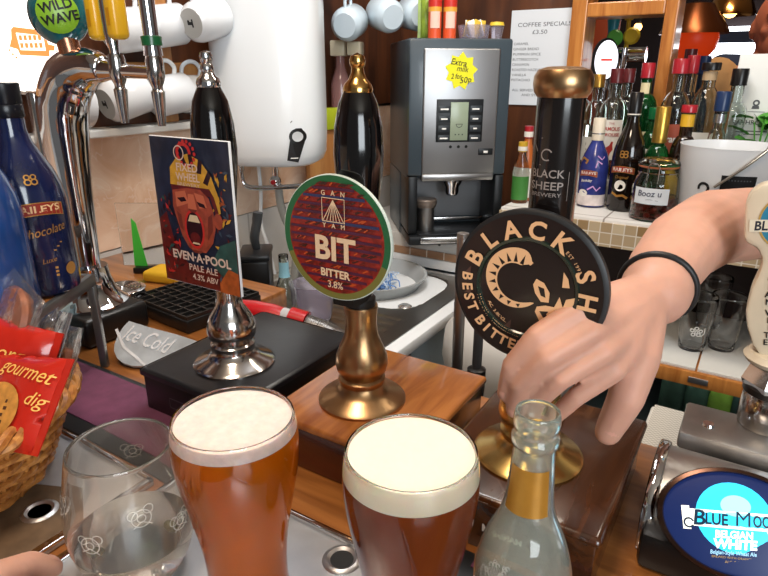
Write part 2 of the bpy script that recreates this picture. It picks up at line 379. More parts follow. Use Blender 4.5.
# washing-up bowl with scourer
t = thing('washing_up_bowl', 'round grey washing-up bowl sitting in the steel sink', 'bowl', (-.905, 1.39, .805))
bm = B(); lathe(bm, [(0, 0), (.085, 0), (.105, .02), (.138, .10), (.155, .118), (.157, .124), (.149, .124), (.132, .104), (.10, .03), (0, .012)], 48); obj('bowl_shell', bm, mat('grey plastic', '9ea3a5', .45), t)
bm = B()
random.seed(3)
for k in range(70):
    a, r = random.uniform(0, 6.28), random.uniform(0, .07); p = [Vector((r*math.cos(a)+random.uniform(-.04, .04), r*math.sin(a)+random.uniform(-.04, .04), random.uniform(.07, .125))) for _ in range(4)]
    tube(bm, smoothpts(p, 4), .0016, 5, mi=k % 2)
o = obj('net_scourer', bm, [mat('blue net', '5d8fd0', .5), mat('pale blue net', 'bcd0e8', .5)]); o.location = (-.905, 1.38, .805)
tag(o, 'blue tangled net scourer lying in the grey bowl', 'scourer')
# ledge behind sink
t = thing('ledge_unit', 'white ledge box behind the sink carrying the coffee machine', 'ledge', (0, 0, 0))
bm = B(); box(bm, -1.185, -.61, 1.602, 2.01, .9, .998, .003); obj('ledge_body', bm, mat('grey ledge', 'c9c6c0', .5), t)
bm = B(); box(bm, -1.18, -.615, 1.594, 1.602, .9, .93, .002); obj('skirting_strip', bm, WHITEP, t)
bm = B(); box(bm, -1.18, -.615, 1.596, 1.602, .932, .955); obj('tile_strip', bm, tiled('brown strip', '9a7458', 'b48f70', 'd8d0c4', .06), t)
for q in ((-.98, .978), (-.80, .978), (-.66, .978)):
    bm = B(); lathe(bm, [(0, .002), (.004, .0015), (.0045, 0)], 12, TR(q[0], 1.602, q[1]) @ R3(PI/2)); obj('screw', bm, BLACKM, t)

# back counter with mosaic front
t = thing('back_counter', 'white tiled back counter with beige mosaic front carrying the spirit bottles', 'counter', (0, 0, 0))
bm = B(); box(bm, -.60, 2.0, 1.575, 2.018, 1.06, 1.125, .004); obj('tiled_top', bm, tiled('counter tiles', 'dedcd8', 'd3d0cc', '8d8680', .16, axis='XY', mortar=.03), t)
bm = B(); box(bm, -.60, 2.0, 1.568, 1.575, 1.055, 1.117); obj('mosaic_front', bm, tiled('mosaic', 'c8b596', '94764f', 'd8cfc0', .0295, axis='XZ', mortar=.1), t)
bm = B(); box(bm, -.60, 2.0, 1.95, 2.015, .02, 1.055); obj('back_board', bm, mat('dark inside', '2a1a14', .7), t)
bm = B(); box(bm, -.60, -.575, 1.6, 1.95, .02, 1.055); obj('end_panel', bm, DWOOD, t)
t = thing('glass_shelf', 'lower white glass shelf with orange wooden edge under the back counter', 'shelf', (0, 0, 0))
bm = B(); box(bm, -.57, 2.0, 1.53, 1.945, .755, .782); obj('shelf_board', bm, OWOOD, t)
bm = B(); box(bm, -.57, 2.0, 1.515, 1.53, .748, .786, .003); obj('wooden_edge', bm, OWOOD, t)
bm = B(); box(bm, -.57, -.05, 1.535, 1.94, .782, .79, .001); box(bm, -.045, .5, 1.535, 1.94, .782, .79, .001); obj('white_liner', bm, dotted('liner', 'dddcd6', 'cfcec8', 240), t)
p = AY(697, 385, 1.51)
bm = B(); box(bm, p.x-.022, p.x+.022, 1.51, 1.515, .76, .775, .001); obj('label_holder', bm, SATIN, t)
# cooler below
t = thing('bottle_cooler', 'dark open cooler cabinet under the glass shelf full of cans', 'cooler', (0, 0, 0))
bm = B(); box(bm, -.57, 2.0, 1.6, 1.945, .0, .565); box(bm, -.57, 2.0, 1.88, 1.945, .565, .74); obj('cooler_body', bm, mat('cooler dark', '151a1a', .5), t)
bm = B(); box(bm, -.57, 2.0, 1.58, 1.6, .545, .57, .002); obj('front_rail', bm, SATIN, t)
# service ledge just behind the pumps
t = thing('service_ledge', 'white dimpled service ledge behind the pump boxes', 'ledge', (0, 0, 0))
bm = B(); box(bm, -.08, .8, .66, .93, .955, .985, .004); obj('ledge_board', bm, mat('ledge white', 'cfcdc6', .5), t)
bm = B(); box(bm, -.075, .8, .665, .925, .985, .99); obj('dimpled_mat', bm, dotted('mat dots', 'c9c6bd', 'aaa69c', 300), t)
bm = B(); box(bm, -.06, .78, .68, .9, .02, .955); obj('ledge_cabinet', bm, BLACKM, t)

# ================================================================== BEER PUMPS
def bell_prof(rf, rb, rn, rt, zt):
    return [(0, 0), (rf, 0), (rf, .0025), (rf*.93, .0055), (rf*.66, .0105), (rf*.55, .0165), (rb*.86, .0205), (rb*.90, .0245), (rb*.90, .0265), (rb*.80, .029), (rb*.82, .0315), (rb*.95, .036), (rb, .043), (rb*.97, .052), (rb*.82, .062), (rn*1.1, .074), (rn, .086), (rn*1.02, .096), (rt, zt-.002), (rt*.98, zt), (0, zt)]
def pump_box(t, x, y, x0, x1, y0, y1, mtop, mfront, bev=.006):
    bm = B(); box(bm, x0-x, x1-x, y0-y, y1-y, -.009, 0, bev*.6, 3); c = obj('casing_top', bm, mtop, t)
    bm = B(); box(bm, x0-x+.004, x1-x-.004, y0-y+.004, y1-y-.004, -.057, -.009, .002); c2 = obj('casing_body', bm, mfront, t)
    return c, c2
# --- chrome pump, black box
x, y = -.492, .451
t = P1 = thing('beer_pump', 'chrome hand pump on a black box with a screaming cyclist pump clip', 'beer pump', (x, y, 1.157), 0, 'hand pumps on the bar')
pump_box(t, x, y, -.578, -.413, .379, .592, mat('worn black top', '1c1d20', .28, bump=.08, bscale=60), BLACKP, .012)
bm = B(); v = s_ring(0, 0, .001, .0011)[0]
art('badge_outline', t, m_flat(TR(-.02, .383-y-.0005, -.033)), [(s_line([(-.018, -.006), (.018, -.006), (.018, .006), (-.018, .006), (-.018, -.006)], .0012), mat('grey line', '55565a', .4))])
bm = B(); lathe(bm, bell_prof(.0475, .0285, .0142, .0145, .105), 48); obj('bell_base', bm, DCHROME, t)
bm = B(); lathe(bm, [(.013, .105), (.012, .13), (.014, .16), (.019, .20), (.0228, .235), (.0235, .25), (.0222, .275), (.018, .298), (.0115, .312)], 40); obj('handle', bm, BLACKG, t)
bm = B(); lathe(bm, [(0, .311), (.0118, .311), (.0125, .315), (.0112, .3195), (.008, .322), (.0062, .326), (.0072, .329), (.0062, .332), (.005, .334), (.0062, .337), (.0068, .340), (.0055, .3445), (0, .346)], 28); obj('finial', bm, CHROME, t)
cx, cz, cy = -.503-x, 1.3385-1.157, .425-y
bm = B(); box(bm, cx-.0595, cx+.0595, cy, cy+.003, cz-.081, cz+.081, .0006); cl = obj('pump_clip', bm, mat('white card edge', 'e6e6e6', .4), t)
bm = B(); box(bm, cx-.005, .012, cy+.003, .0, cz-.05, cz-.02); obj('clip_bracket', bm, BLACKP, t)
M = m_flat(TR(cx, cy, cz)); W2, H2 = .0588, .0803
c = lambda n, h, **k: mat(n, h, .35, coat=.2, **k)
navy, red, dred, org, yel, skin1, skin2, mouth, teal = c('print navy', '1d2233', var=.5, vscale=60), c('print red', 'b3271f'), c('print dark red', '5e1812', var=.4, vscale=90), c('print orange', 'a04c20', var=.4, vscale=120), c('print yellow', 'c08c28', var=.25, vscale=120), c('print skin', '94402a', var=.35, vscale=110), c('print lit skin', 'b65e40'), c('print mouth', '260808'), c('print teal', '2c4a44', var=.4, vscale=80)
L = [(s_rect(-W2, -H2, W2, H2), navy)]
L += [(s_poly([(-W2, -H2), (-W2, -.01), (-.045, .0), (-.038, -.03), (-.02, -.055), (.02, -.06), (W2, -.02), (W2, -H2)]), dred)]
rnd = random.Random(5)
for k in range(150):
    px, py = rnd.uniform(-W2+.006, -.022) if k % 2 else rnd.uniform(.03, W2-.006), rnd.uniform(-.075, .02 if k % 2 else .05); s = rnd.uniform(.002, .006)
    a = rnd.uniform(0, 3); L.append((s_poly([(px+s*math.cos(a), py+s*math.sin(a)), (px+.4*s*math.cos(a+1.6), py+.4*s*math.sin(a+1.6)), (px-s*math.cos(a), py-s*math.sin(a)), (px-.3*s*math.cos(a+1.6), py-.3*s*math.sin(a+1.6))]), [org, teal, dred, red, yel, mouth, c('print slate', '33404e'), dred][k % 8]))
L += [(s_poly([(.02, -.05), (.035, -.028), (W2, -.018), (W2, -.055), (.04, -.066)]), teal), (s_poly([(.03, -.07), (.045, -.052), (W2, -.055), (W2, -H2), (.03, -H2)]), org)]
NL = len(L)
# helmet, head, ear, mouth
L += [(s_poly([(-.032, .012), (-.030, .030), (-.018, .041), (.0, .046), (.018, .040), (.032, .026), (.041, .004), (.042, -.012), (.036, -.014), (.028, .012)]), yel)]
for hx, hy, rr in ((.004, .038, .2), (.016, .033, -.2), (.026, .022, -.5), (-.008, .038, .5)):
    q = [(-.0035, -.007), (.0035, -.006), (.004, .007), (-.002, .008)]; L.append((s_poly([(hx+u*math.cos(rr)-v_*math.sin(rr), hy+u*math.sin(rr)+v_*math.cos(rr)) for u, v_ in q]), mouth))
L += [(s_poly([(-.032, .012), (.028, .012), (.034, .004), (.039, -.012), (.034, -.014), (.028, .004), (-.030, .004)]), dred)]
L += [(s_circ(.037, -.021, .0065, 20, .0085), skin1), (s_poly([(-.030, .006), (-.006, .010), (.014, .010), (.026, .002), (.031, -.012), (.032, -.030), (.026, -.046), (.014, -.058), (.0, -.060), (-.013, -.056), (-.022, -.044), (-.028, -.026), (-.032, -.012)]), skin1)]
L += [(s_poly([(-.026, .004), (-.010, .007), (-.006, -.006), (-.018, -.010), (-.026, -.012)]), skin2), (s_poly([(.004, .006), (.018, .004), (.022, -.008), (.010, -.010)]), skin2), (s_poly([(-.006, .004), (.003, .004), (.006, -.012), (-.008, -.012)]), skin2)]
L += [(s_poly([(-.024, -.002), (-.012, .0), (-.009, -.004), (-.018, -.006)]), mouth), (s_poly([(.007, -.003), (.018, -.005), (.020, -.009), (.010, -.008)]), mouth)]
L += [(s_circ(-.001, -.034, .0155, 32, .0215), red), (s_circ(-.001, -.034, .0125, 32, .0185), mouth), (s_poly([(-.010, -.026), (-.006, -.0185), (.005, -.0185), (.009, -.026)]), c('print teeth', 'c9b08c')), (s_circ(-.001, -.044, .008, 20, .007), dred)]
L += [(s_poly([(-.027, -.016), (-.020, -.020), (-.0185, -.038), (-.024, -.034)]), c('print shade', '6b2a1c')), (s_poly([(.022, -.018), (.029, -.014), (.028, -.032), (.0185, -.044)]), c('print shade', '6b2a1c')), (s_poly([(-.007, -.0125), (.006, -.0125), (.003, -.0155), (-.004, -.0155)]), c('print shade', '6b2a1c')), (s_poly([(-.010, -.0575), (.010, -.0575), (.004, -.0605), (-.005, -.0605)]), c('print shade', '6b2a1c')), (s_poly([(-.007, -.0505), (.006, -.0505), (.004, -.0485), (-.005, -.0485)]), c('print teeth', 'c9b08c'))]
L[NL:] = [(([(p[0]*.98, p[1]+.0195) for p in sh[0]], sh[1]), m_) for sh, m_ in L[NL:]]
art('printed_artwork', cl, M, L, dw=.000008)
wh = c('print pale', 'c9aa98')
L = [(s_ring(-.006, .0655, .0075, .0115), red)]
for k in range(14):
    a = 2*PI*k/14; L.append((s_circ(-.002+.0125*math.cos(a), .0655+.0125*math.sin(a), .0022, 6), red))
L += [(s_ring(-.013, .0655, .0065, .0078), wh), (s_text('FIXED', .0115, -.003, .0505, .02, 0, 0, width=.032), wh), (s_text('WHEEL', .0115, -.003, .0405, .02, 0, 0, width=.036), wh), (s_text('BREWERY', .005, -.003, .033, .0, 0, 0, width=.034), wh)]
L += [(s_text('EVEN·A·POOL', .0135, .004, -.0470, .03, width=.090), wh), (s_text('PALE ALE', .0105, .006, -.0590, .01, width=.044), wh), (s_text('4.3% ABV', .0095, .008, -.0695, .01, width=.040), wh)]
art('lettering', cl, M, L, w0=.0015)
# --- brass pump, round red clip
x, y = -.316, .462
t = thing('beer_pump', 'brass hand pump on an orange wooden box with a round red pump clip', 'beer pump', (x, y, 1.157), 0, 'hand pumps on the bar')
pump_box(t, x, y, -.388, -.222, .389, .578, BOXWOOD, BOXFRONT)
bm = B(); lathe(bm, bell_prof(.046, .0272, .0158, .0172, .107), 48); obj('bell_base', bm, BRASS, t)
bm = B(); lathe(bm, [(.0148, .107), (.0152, .11), (.0148, .115), (.012, .118)], 32); obj('collar', bm, BLACKP, t)
bm = B(); lathe(bm, [(.012, .116), (.0122, .14), (.014, .17), (.0185, .21), (.0225, .24), (.0232, .257), (.0218, .28), (.0175, .300), (.0128, .310)], 40); obj('handle', bm, BLACKG, t)
bm = B(); lathe(bm, [(0, .309), (.0132, .309), (.0135, .312), (.0118, .3165), (.0082, .320), (.0058, .3255), (.0055, .3285), (.0052, .3295), (.0068, .332), (.0072, .3355), (.0058, .3395), (0, .342)], 28); obj('finial', bm, mat('polished brass', 'd3a660', .18, 1.), t)
cx, cz, cy = -.321-x, 1.3385-1.157, .429-y
bm = B(); prism(bm, [(cx+.061*math.cos(2*PI*i/72), cz+.0595*math.sin(2*PI*i/72)) for i in range(72)], cy, cy+.0035, bev=.0006); cl = obj('pump_clip', bm, mat('pale clip edge', 'cfdad0', .3), t)
bm = B(); box(bm, -.012, .012, cy+.0035, .0, .115, .145); obj('clip_bracket', bm, BLACKP, t)
M = m_flat(TR(cx, cy, cz)); s = .0595/.061
gr, olive = c('clip green', '1c5a34'), c('clip olive', '6e6a32')
Rr = .0600
L = [(s_ring(0, 0, .0535, Rr, -20, 200, 64, s), gr), (s_ring(0, 0, .0535, Rr, 200, 340, 40, s), olive), (s_circ(0, 0, .0536, 64, .0525), c('clip red', '8c2218', var=.6, vscale=140))]
rnd = random.Random(9)
purp, brn, orr = c('clip purple', '4a1a34', var=.3, vscale=80), c('clip brown', '3a1712'), c('clip orange', 'b4481c')
for k in range(13):
    yy = -.046+k*.0077; hw = math.sqrt(max(0, .0525**2-yy**2))-.001; tl = .05
    L.append((s_poly([(-hw, yy-.0013), (0, yy-.0016+tl*.01), (hw, yy-.0006), (hw*.99, yy+.0022), (0, yy+.0018), (-hw*.99, yy+.0012)]), [purp, purp, c('clip blue', '2a2e52')][0 if k < 7 else k % 3]))
    for j in range(15):
        px = rnd.uniform(-hw*.9, hw*.82); ln = rnd.uniform(.003, .008)
        L.append((s_poly([(px, yy+.0026), (px+ln, yy+.0055), (px+ln*.7, yy+.0062), (px-.001, yy+.0036)]), [brn, orr, dred, brn][rnd.randrange(4)]))
art('printed_artwork', cl, M, L, dw=.000008)
cr = c('clip cream', 'dcbb98')
L = [(s_text('BIT', .0315, .0, -.0105, .03, width=.046), cr), (s_text('BITTER', .0105, 0, -.0335, .035, width=.034), cr), (s_text('3.8%', .0095, 0, -.0445, .01), cr)]
L += [(s_arc('GAN', .0065, .2, 90, 6.2, .015, cy=.0425-.2), cr), (s_text('Y', .0062, -.0105, .0125, .02), cr), (s_text('A', .0062, 0, .0125, .02), cr), (s_text('M', .0062, .0105, .0125, .02), cr)]
bx = [(-.0125, .0165), (.0125, .0165), (.0125, .038), (-.0125, .038), (-.0125, .0165)]
L += [(s_line(bx, .0009), cr)]+[(s_line([(0, .0365), (q, .0172)], .0008), cr) for q in (-.0115, -.0075, -.0035, 0, .0035, .0075, .0115)]
L += [(s_arc('THE BEST BREWED IN THE VALLEY', .0035, .0567, 270, 95, 0, True), cr)]
L = [q for q in L if q is not L[-1]]
art('lettering', cl, M, L, w0=.002)
# --- black column pump, big round black clip
x, y = -.134, .461
t = thing('beer_pump', 'black column hand pump on a dark wooden box with a large round black clip', 'beer pump', (x, y, 1.157), 0, 'hand pumps on the bar')
a_, b_ = pump_box(t, x, y, -.203, -.050, .383, .578, BOXDARK, BOXDARK, .008)
art('lettering', b_, m_flat(TR(-.146-x, .3868-y, -.031)), [(s_text('MASHAM', .0100, .0185, -.002, .03, width=.034), mat('letter silver', 'd8d4cc', .4))])
bm = B(); lathe(bm, bell_prof(.0485, .029, .0165, .0178, .11), 48); obj('bell_base', bm, mat('pale brass', 'cfae6c', .24, 1., var=.12), t)
bm = B(); lathe(bm, [(.0165, .11), (.0176, .113), (.0176, .312)], 40); cm = obj('handle', bm, mat('dark column', '120d0c', .2, coat=.5), t)
bm = B(); lathe(bm, [(0, .309), (.0178, .309), (.0205, .3125), (.0215, .318), (.0212, .3235), (.0185, .328), (.012, .3300), (0, .3305)], 40); obj('cap', bm, BRASS, t)
et = mat('etched line', '8f8580', .5)
cm_ = m_cyl(.0176, -PI/2, .245)
art('etched_logo', cm, cm_, [(s_text('BLACK', .0085, -.001, .010, .01, width=.026), et), (s_text('SHEEP', .0085, -.001, .001, .01, width=.026), et), (s_text('BREWERY', .0042, -.001, -.0055, 0, width=.024), et), (s_line([(-.006, .0165), (-.016, .0165), (-.016, -.0095), (.016, -.0095), (.016, .012)], .0005), et), (s_ring(-.002, .024, .0035, .0045, 30, 300), et), (s_line([(-.010, .026), (-.016, .034), (-.006, .036)], .0007), et)])
cx, cz, cy = -.1370-x, 1.3270-1.157, .425-y
CR = .0612
bm = B(); lathe(bm, [(0, 0), (CR*.95, 0), (CR, .002), (CR, .007), (CR*.97, .009), (CR*.97, .012), (CR*.90, .0135), (0, .0135)], 72, TR(cx, cy, cz) @ R3(-PI/2)); cl = obj('pump_clip', bm, RUBBER, t)
bm = B(); lathe(bm, [(CR*.60, .0), (CR*.62, -.0016), (CR*.655, -.002), (CR*.67, 0)], 64, TR(cx, cy, cz) @ R3(-PI/2), cap=False); obj('raised_ring', bm, mat('dark green ring', '16241c', .25, coat=.4), cl)
M = m_flat(TR(cx, cy, cz)); bk = c('clip near black', '1c110f'); pk = c('clip peach', 'e2b183')
art('printed_face', cl, M, [(s_circ(0, 0, CR*.945, 64), bk)])
L = [(s_arc('BLACK', .0192, .0462, 108, 98, .03), pk), (s_arc('SHEEP', .0192, .0462, -27, 98, .03), pk), (s_arc('BEST', .0122, .0488, 193, 31, .03, True), pk), (s_arc('BITTER', .0122, .0488, 247, 47, .03, True), pk)]
L += [(s_arc('EST 1992', .0038, .0440, 38, 22, 0), pk), (s_arc('MASHAM, YORKSHIRE', .0045, .0395, 232, 66, .0, True), pk), (s_arc('ALC. 3.8% VOL.', .0036, .0325, 228, 36, .01, True), pk)]
art('lettering', cl, M, L, w0=.0016)
# the ram: spiral horn with notches, eye, ear, muzzle
hx, hy = -.0065, .004
def horn(r_in, r_out): return [(hx+r_out(a)*math.cos(a), hy+r_out(a)*math.sin(a)) for a in [math.radians(50+q*5) for q in range(53)]]+[(hx+r_in(a)*math.cos(a), hy+r_in(a)*math.sin(a)) for a in [math.radians(50+q*5) for q in reversed(range(53))]]
L = []
v, f = [], []
for q in range(54):
    a = math.radians(48+q*5); k = q/53; ro = .0225-.0010*k; wd = .0118*(1-k)**.55+.0006; e = math.sin(min(1, q/6)*PI/2)
    mid = ro-wd/2; wd *= max(.25, e); v += [(hx+(mid-wd/2)*math.cos(a), hy+(mid-wd/2)*math.sin(a)), (hx+(mid+wd/2)*math.cos(a), hy+(mid+wd/2)*math.sin(a))]
for q in range(53): f.append([2*q, 2*q+1, 2*q+3, 2*q+2])
L.append(((v, f), pk))
for q in range(11):
    a = math.radians(66+q*21); k = (18+q*21)/265; wd = .0118*(1-k)**.55; ri, ro = .0225-wd*.95, .0225-wd*.30; da = .10*(1-.4*k)
    L.append((s_poly([(hx+ro*math.cos(a+da), hy+ro*math.sin(a+da)), (hx+ri*math.cos(a-da*.2), hy+ri*math.sin(a-da*.2)), (hx+ri*math.cos(a+da*2.4), hy+ri*math.sin(a+da*2.4))]), bk))
L += [(s_poly([(.0085, .0065), (.014, .0045), (.0185, -.002), (.0185, -.009), (.013, -.0095), (.0085, -.004), (.0065, .002)]), pk), (s_poly([(.010, .0015), (.0145, .0005), (.016, -.006), (.0125, -.005)]), bk)]
L += [(s_poly([(.0265, .0145), (.0300, .010), (.0315, .004), (.0265, .0035)]), pk), (s_poly([(.0300, -.0045), (.0375, -.0015), (.0385, -.003), (.034, -.009), (.0285, -.0105)]), pk)]
L += [(s_poly([(.0255, -.0035), (.0285, -.011), (.0275, -.018), (.021, -.024), (.013, -.0235), (.0095, -.0175), (.0105, -.0135), (.0165, -.0115), (.0225, -.0115)]), pk), (s_poly([(.0125, -.0165), (.019, -.0155), (.0175, -.018), (.0205, -.0215), (.0155, -.0205)]), bk), (s_poly([(.0225, -.014), (.0255, -.0135), (.0245, -.018)]), bk)]
for q in ((-.045, .002), (-.012, -.033), (.012, -.043), (-.044, -.013)):
    L.append((s_poly([(q[0], q[1]), (q[0]+.005, q[1]+.006), (q[0]+.0045, q[1]-.001)]), c('clip brown horn', '4d332c')))
art('ram_emblem', cl, lambda u, v, w: M(u*1.1-.0015, v*1.1+.0025, w), L, w0=.0010, dw=.00002)

# ================================================================== LAGER FONT (left)
def faucet(parent, p, hmat, dz=0):
    """tap body with spout at point p (arm end)"""
    bm = B(); lathe(bm, [(0, .018), (.0095, .018), (.011, .012), (.011, -.006), (.0085, -.014), (.0066, -.018), (.0066, -.022), (.0085, -.024), (.0080, -.034), (.0050, -.066), (.0038, -.066), (0, -.06)], 24, TR(*p)); return obj('tap_spout', bm, DCHROME, parent)
fx, fy = -.843, .4975
t = thing('lager_font', 'tall chrome swan-neck beer font with yellow and green tap handles', 'beer font', (fx, fy, 1.1))
bm = B(); box(bm, -.10, .062, -.056, .052, 0, .045, .008, 3); obj('font_plinth', bm, BLACKP, t)
bm = B(); lathe(bm, [(0, .045), (.052, .045), (.052, .049), (.045, .054), (.036, .068), (.030, .088), (.028, .105), (0, .105)], 48); obj('flared_base', bm, CHROME, t)
bm = B()
pts = smoothpts([(0, 0, .09), (.002, 0, .16), (.002, 0, .23), (.004, 0, .30), (.010, .002, .345), (.034, .006, .378), (.068, .010, .389), (.098, .012, .385)], 6)
tube(bm, pts, [.018, .0205, .025, .031, .034, .033, .024, .015], 24); obj('swan_neck', bm, CHROME, t, ang=80)
bm = B(); tube(bm, [(.094, .012, .385), (.105, .013, .384), (.13, .018, .383), (.185, .026, .381)], [.015, .012, .0085, .0075], 20); obj('tap_arm', bm, CHROME, t)
YEL = mat('yellow handle', 'd9a520', .3, coat=.4)
f1 = faucet(t, (.122, .014, .385), None)
bm = B(); tube(bm, [(.121, .014, .403), (.117, .015, .43), (.112, .016, .53)], [.006, .009, .009], 16); obj('tap_stem', bm, CHROME, f1)
for s in (-1, 1):
    bm = B(); box(bm, .1125+s*.0195-.0105, .1125+s*.0195+.0105, .004, .027, .420, .505, .007, 3); h = obj('tap_handle', bm, YEL, f1); h['label'] = 'yellow tap handle'
    art('printed_lines', f1, m_flat(TR(.1125+s*.0195, .004, .458)), [(s_rect(-.003, -.022, .003, -.002), mat('amber print', 'b87c12', .5))])
f2 = faucet(t, (.180, .026, .383), None)
bm = B(); tube(bm, [(.18, .026, .401), (.18, .026, .42), (.178, .026, .50)], [.0115, .0095, .0095], 18); obj('tap_stem', bm, CHROME, f2)
for z0, z1 in ((.412, .424), (.470, .495)):
    bm = B(); lathe(bm, [(.0098, z0), (.0125, z0+.001), (.0125, z1-.001), (.0098, z1)], 24, TR(.1795, .026, 0)); obj('green_ring', bm, mat('green ring', '14532f', .3, coat=.3), f2)
bm = B(); tube(bm, [(.050, .002, .388), (.048, -.002, .425)], .014, 18); st = obj('lens_stem', bm, mat('copper stem', 'a8765c', .25, .9), t)
bm = B(); ball(bm, (0, 0, 0), .036, 1, .7, 1.05, M=TR(.044, -.004, .452) @ R3(0, 0, .95), u=32, v=20); ln = obj('badge_lens', bm, mat('teal enamel', '1f5f66', .1, coat=.8, var=.5, vscale=40), st)
Mb = TR(.044, -.004, .452) @ R3(0, 0, .95) @ R3(0, -.1, 0)
mbl = lambda u, v, w: Mb @ Vector((u, -.7*math.sqrt(max(1e-6, .036**2-(u**2)*.9-(v/1.05)**2))-w-.0008, v))
art('lettering', ln, mbl, [(dense_disc(0, 0, .0245), mat('lime green', '7fae2c', .3)), (s_text('WILD', .0155, 0, .0075, .03, rot=.12), BLACKPRINT), (s_text('WAVE', .0155, .002, -.0070, .03, rot=.12), BLACKPRINT)], w0=.0006, dw=.0004)
# illuminated round sign behind
sp = AD(22, 36, .98)
t = thing('illuminated_sign', 'white glowing round beer sign with orange ribbon emblem beside the chrome font', 'sign', (sp.x, sp.y, 1.0998), PS-.15)
zc = sp.z-1.0998
bm = B(); lathe(bm, [(.001, -.012), (.088, -.012), (.092, -.006), (.092, .006), (.086, .011), (.086, .008), (.001, .008)], 64, TR(0, 0, zc) @ R3(PI/2)); obj('sign_housing', bm, SATIN, t)
bm = B(); lathe(bm, [(0, .0115), (.04, .0105), (.086, .0085)], 64, TR(0, 0, zc) @ R3(PI/2), cap=False); f = obj('lit_face', bm, emis('sign glow', 'fff9f0', 2.2), t)
OG = emis('sign orange', 'f08a4a', 1.0); PG = emis('sign pale', 'fff2e6', 1.6)
Mq = m_flat(TR(0.030, -.0125, zc-.008) @ Matrix.Scale(1.25, 4))
art('emblem', f, Mq, [(s_poly([(-.030, .014), (-.026, .017), (.018, .012), (.019, -.004), (.028, -.006), (.026, -.012), (.019, -.012), (.018, -.019), (-.024, -.017), (-.026, -.010), (-.037, -.007), (-.032, .003)]), OG), (s_poly([(-.024, .010), (.014, .006), (.014, -.012), (-.022, -.011)]), PG)]+[(s_rect(-.021+k*.0068, y0, -.0165+k*.0068, y0+.006), OG) for k in range(5) for y0 in (-.0085, .0008)]+[(s_circ(px, pz, .0016, 8), OG) for px, pz in ((-.034, -.016), (-.038, -.011), (.024, -.017), (.030, -.013), (-.030, -.020))])
bm = B(); tube(bm, [(0, .004, 0), (0, .004, zc-.085)], .014, 20); lathe(bm, [(0, 0), (.035, 0), (.035, .004), (.018, .012), (0, .012)], 32, TR(0, .004, 0)); obj('sign_post', bm, DCHROME, t)

# metal rack with two cream liqueur bottles
A = Vector((-.717, .431)); d = Vector((.52, -.854)); n = Vector((-.854, -.52))
RZ = 1.234
t = thing('bottle_rack', 'small steel-legged stand with a wooden top under the blue bottles', 'rack', (A.x, A.y, 1.1), math.atan2(d.y, d.x))
bm = B(); box(bm, .008, .202, -.115, -.008, .124, .133, .002); obj('rack_top', bm, BOXWOOD, t)
bm = B(); box(bm, 0, .21, -.008, 0, .118, .134, .0015); box(bm, 0, .21, -.123, -.115, .118, .134, .0015); box(bm, 0, .008, -.115, -.008, .118, .134, .0015); box(bm, .202, .21, -.115, -.008, .118, .134, .0015); obj('rack_frame', bm, mat('grey steel', '7d7d7c', .35, .8), t)
for (u, v_) in ((.0, -.010), (.10, -.010), (.0, -.123), (.10, -.123)):
    bm = B(); box(bm, u, u+.008, v_, v_+.010, 0, .118, .001); obj('leg', bm, mat('grey steel', '7d7d7c', .35, .8), t)
def on_rack(u, v_): p = A+d*u+n*v_; return (p.x, p.y, RZ)
def liqueur_prof(r, h): return [(0, .002), (r*.85, 0), (r*.97, .004), (r, .012), (r*1.0, h*.40), (r*.99, h*.46), (r*.93, h*.53), (r*.80, h*.60), (r*.60, h*.67), (r*.42, h*.735), (r*.345, h*.79), (r*.34, h*.86), (r*.34, h*.865)]
def liqueur(name, label, loc, rot, r, h, body, capm, group=None):
    t = thing(name, label, 'bottle', loc, rot, group)
    bm = B(); lathe(bm, liqueur_prof(r, h), 48); obj('bottle_body', bm, body, t)
    bm = B(); lathe(bm, [(r*.35, h*.845), (r*.37, h*.85), (r*.37, h*.90), (r*.355, h*.905), (r*.37, h*.91), (r*.375, h*.995), (r*.34, h), (0, h)], 36); obj('cap', bm, capm, t)
    return t
rr = -PI/2
b2 = liqueur('liqueur_bottle', 'dark blue chocolate cream liqueur bottle, full height beside the chrome font', on_rack(.058, .034), 1.30, .0425, .238, mat('navy bottle', '141c3e', .16, coat=.6, var=.35, vscale=30), mat('dark cap', '0f1118', .3))
ORG, RED, GLD = mat('label orange', 'b4532a', .5), mat('label red', '8d2b1e', .45), mat('label gold', 'c08b45', .35, .6)
mp = m_cyl(.0425, -PI/2, .10)
def arch(u0, u1, v0, bend, th):
    up = [(u0+(u1-u0)*k/12, v0+bend*(1-((k-6)/6)**2)+th) for k in range(13)]; dn = [(u0+(u1-u0)*k/12, v0+bend*(1-((k-6)/6)**2)) for k in range(13)]
    v = [q for ab in zip(dn, up) for q in ab]; return v, [[2*k, 2*k+1, 2*k+3, 2*k+2] for k in range(12)]
art('lettering', b2, mp, [(arch(-.030, .030, -.006, .004, .0145), GLD), (arch(-.029, .029, -.005, .004, .0125), RED), (s_text('BAILEYS', .0108, 0, .0045, .02, width=.050), mat('pale gold', 'e0b98a', .4)), (s_text('Chocolate', .0145, .002, -.021, 0, .35, .12, width=.050), GLD)]+[(s_rect(-.02, -.037-k*.004, .02-.004*k, -.0355-k*.004), GLD) for k in range(3)]+[(s_text('Luxe', .008, .002, -.055, 0, .3, .1), GLD)]+[(s_rect(-.022, -.066-k*.0045, .010, -.0635-k*.0045), GLD) for k in range(3)], w0=.0008)
art('gold_seal', b2, mp, [(s_circ(.0265, -.070, .0075, 24), GLD)], w0=.0009)
mp2 = lambda u, v, w: Vector(((.0362+w)*math.cos(-PI/2+u/.0362), (.0362+w-.35*v)*math.sin(-PI/2+u/.0362), .137+v*.93))
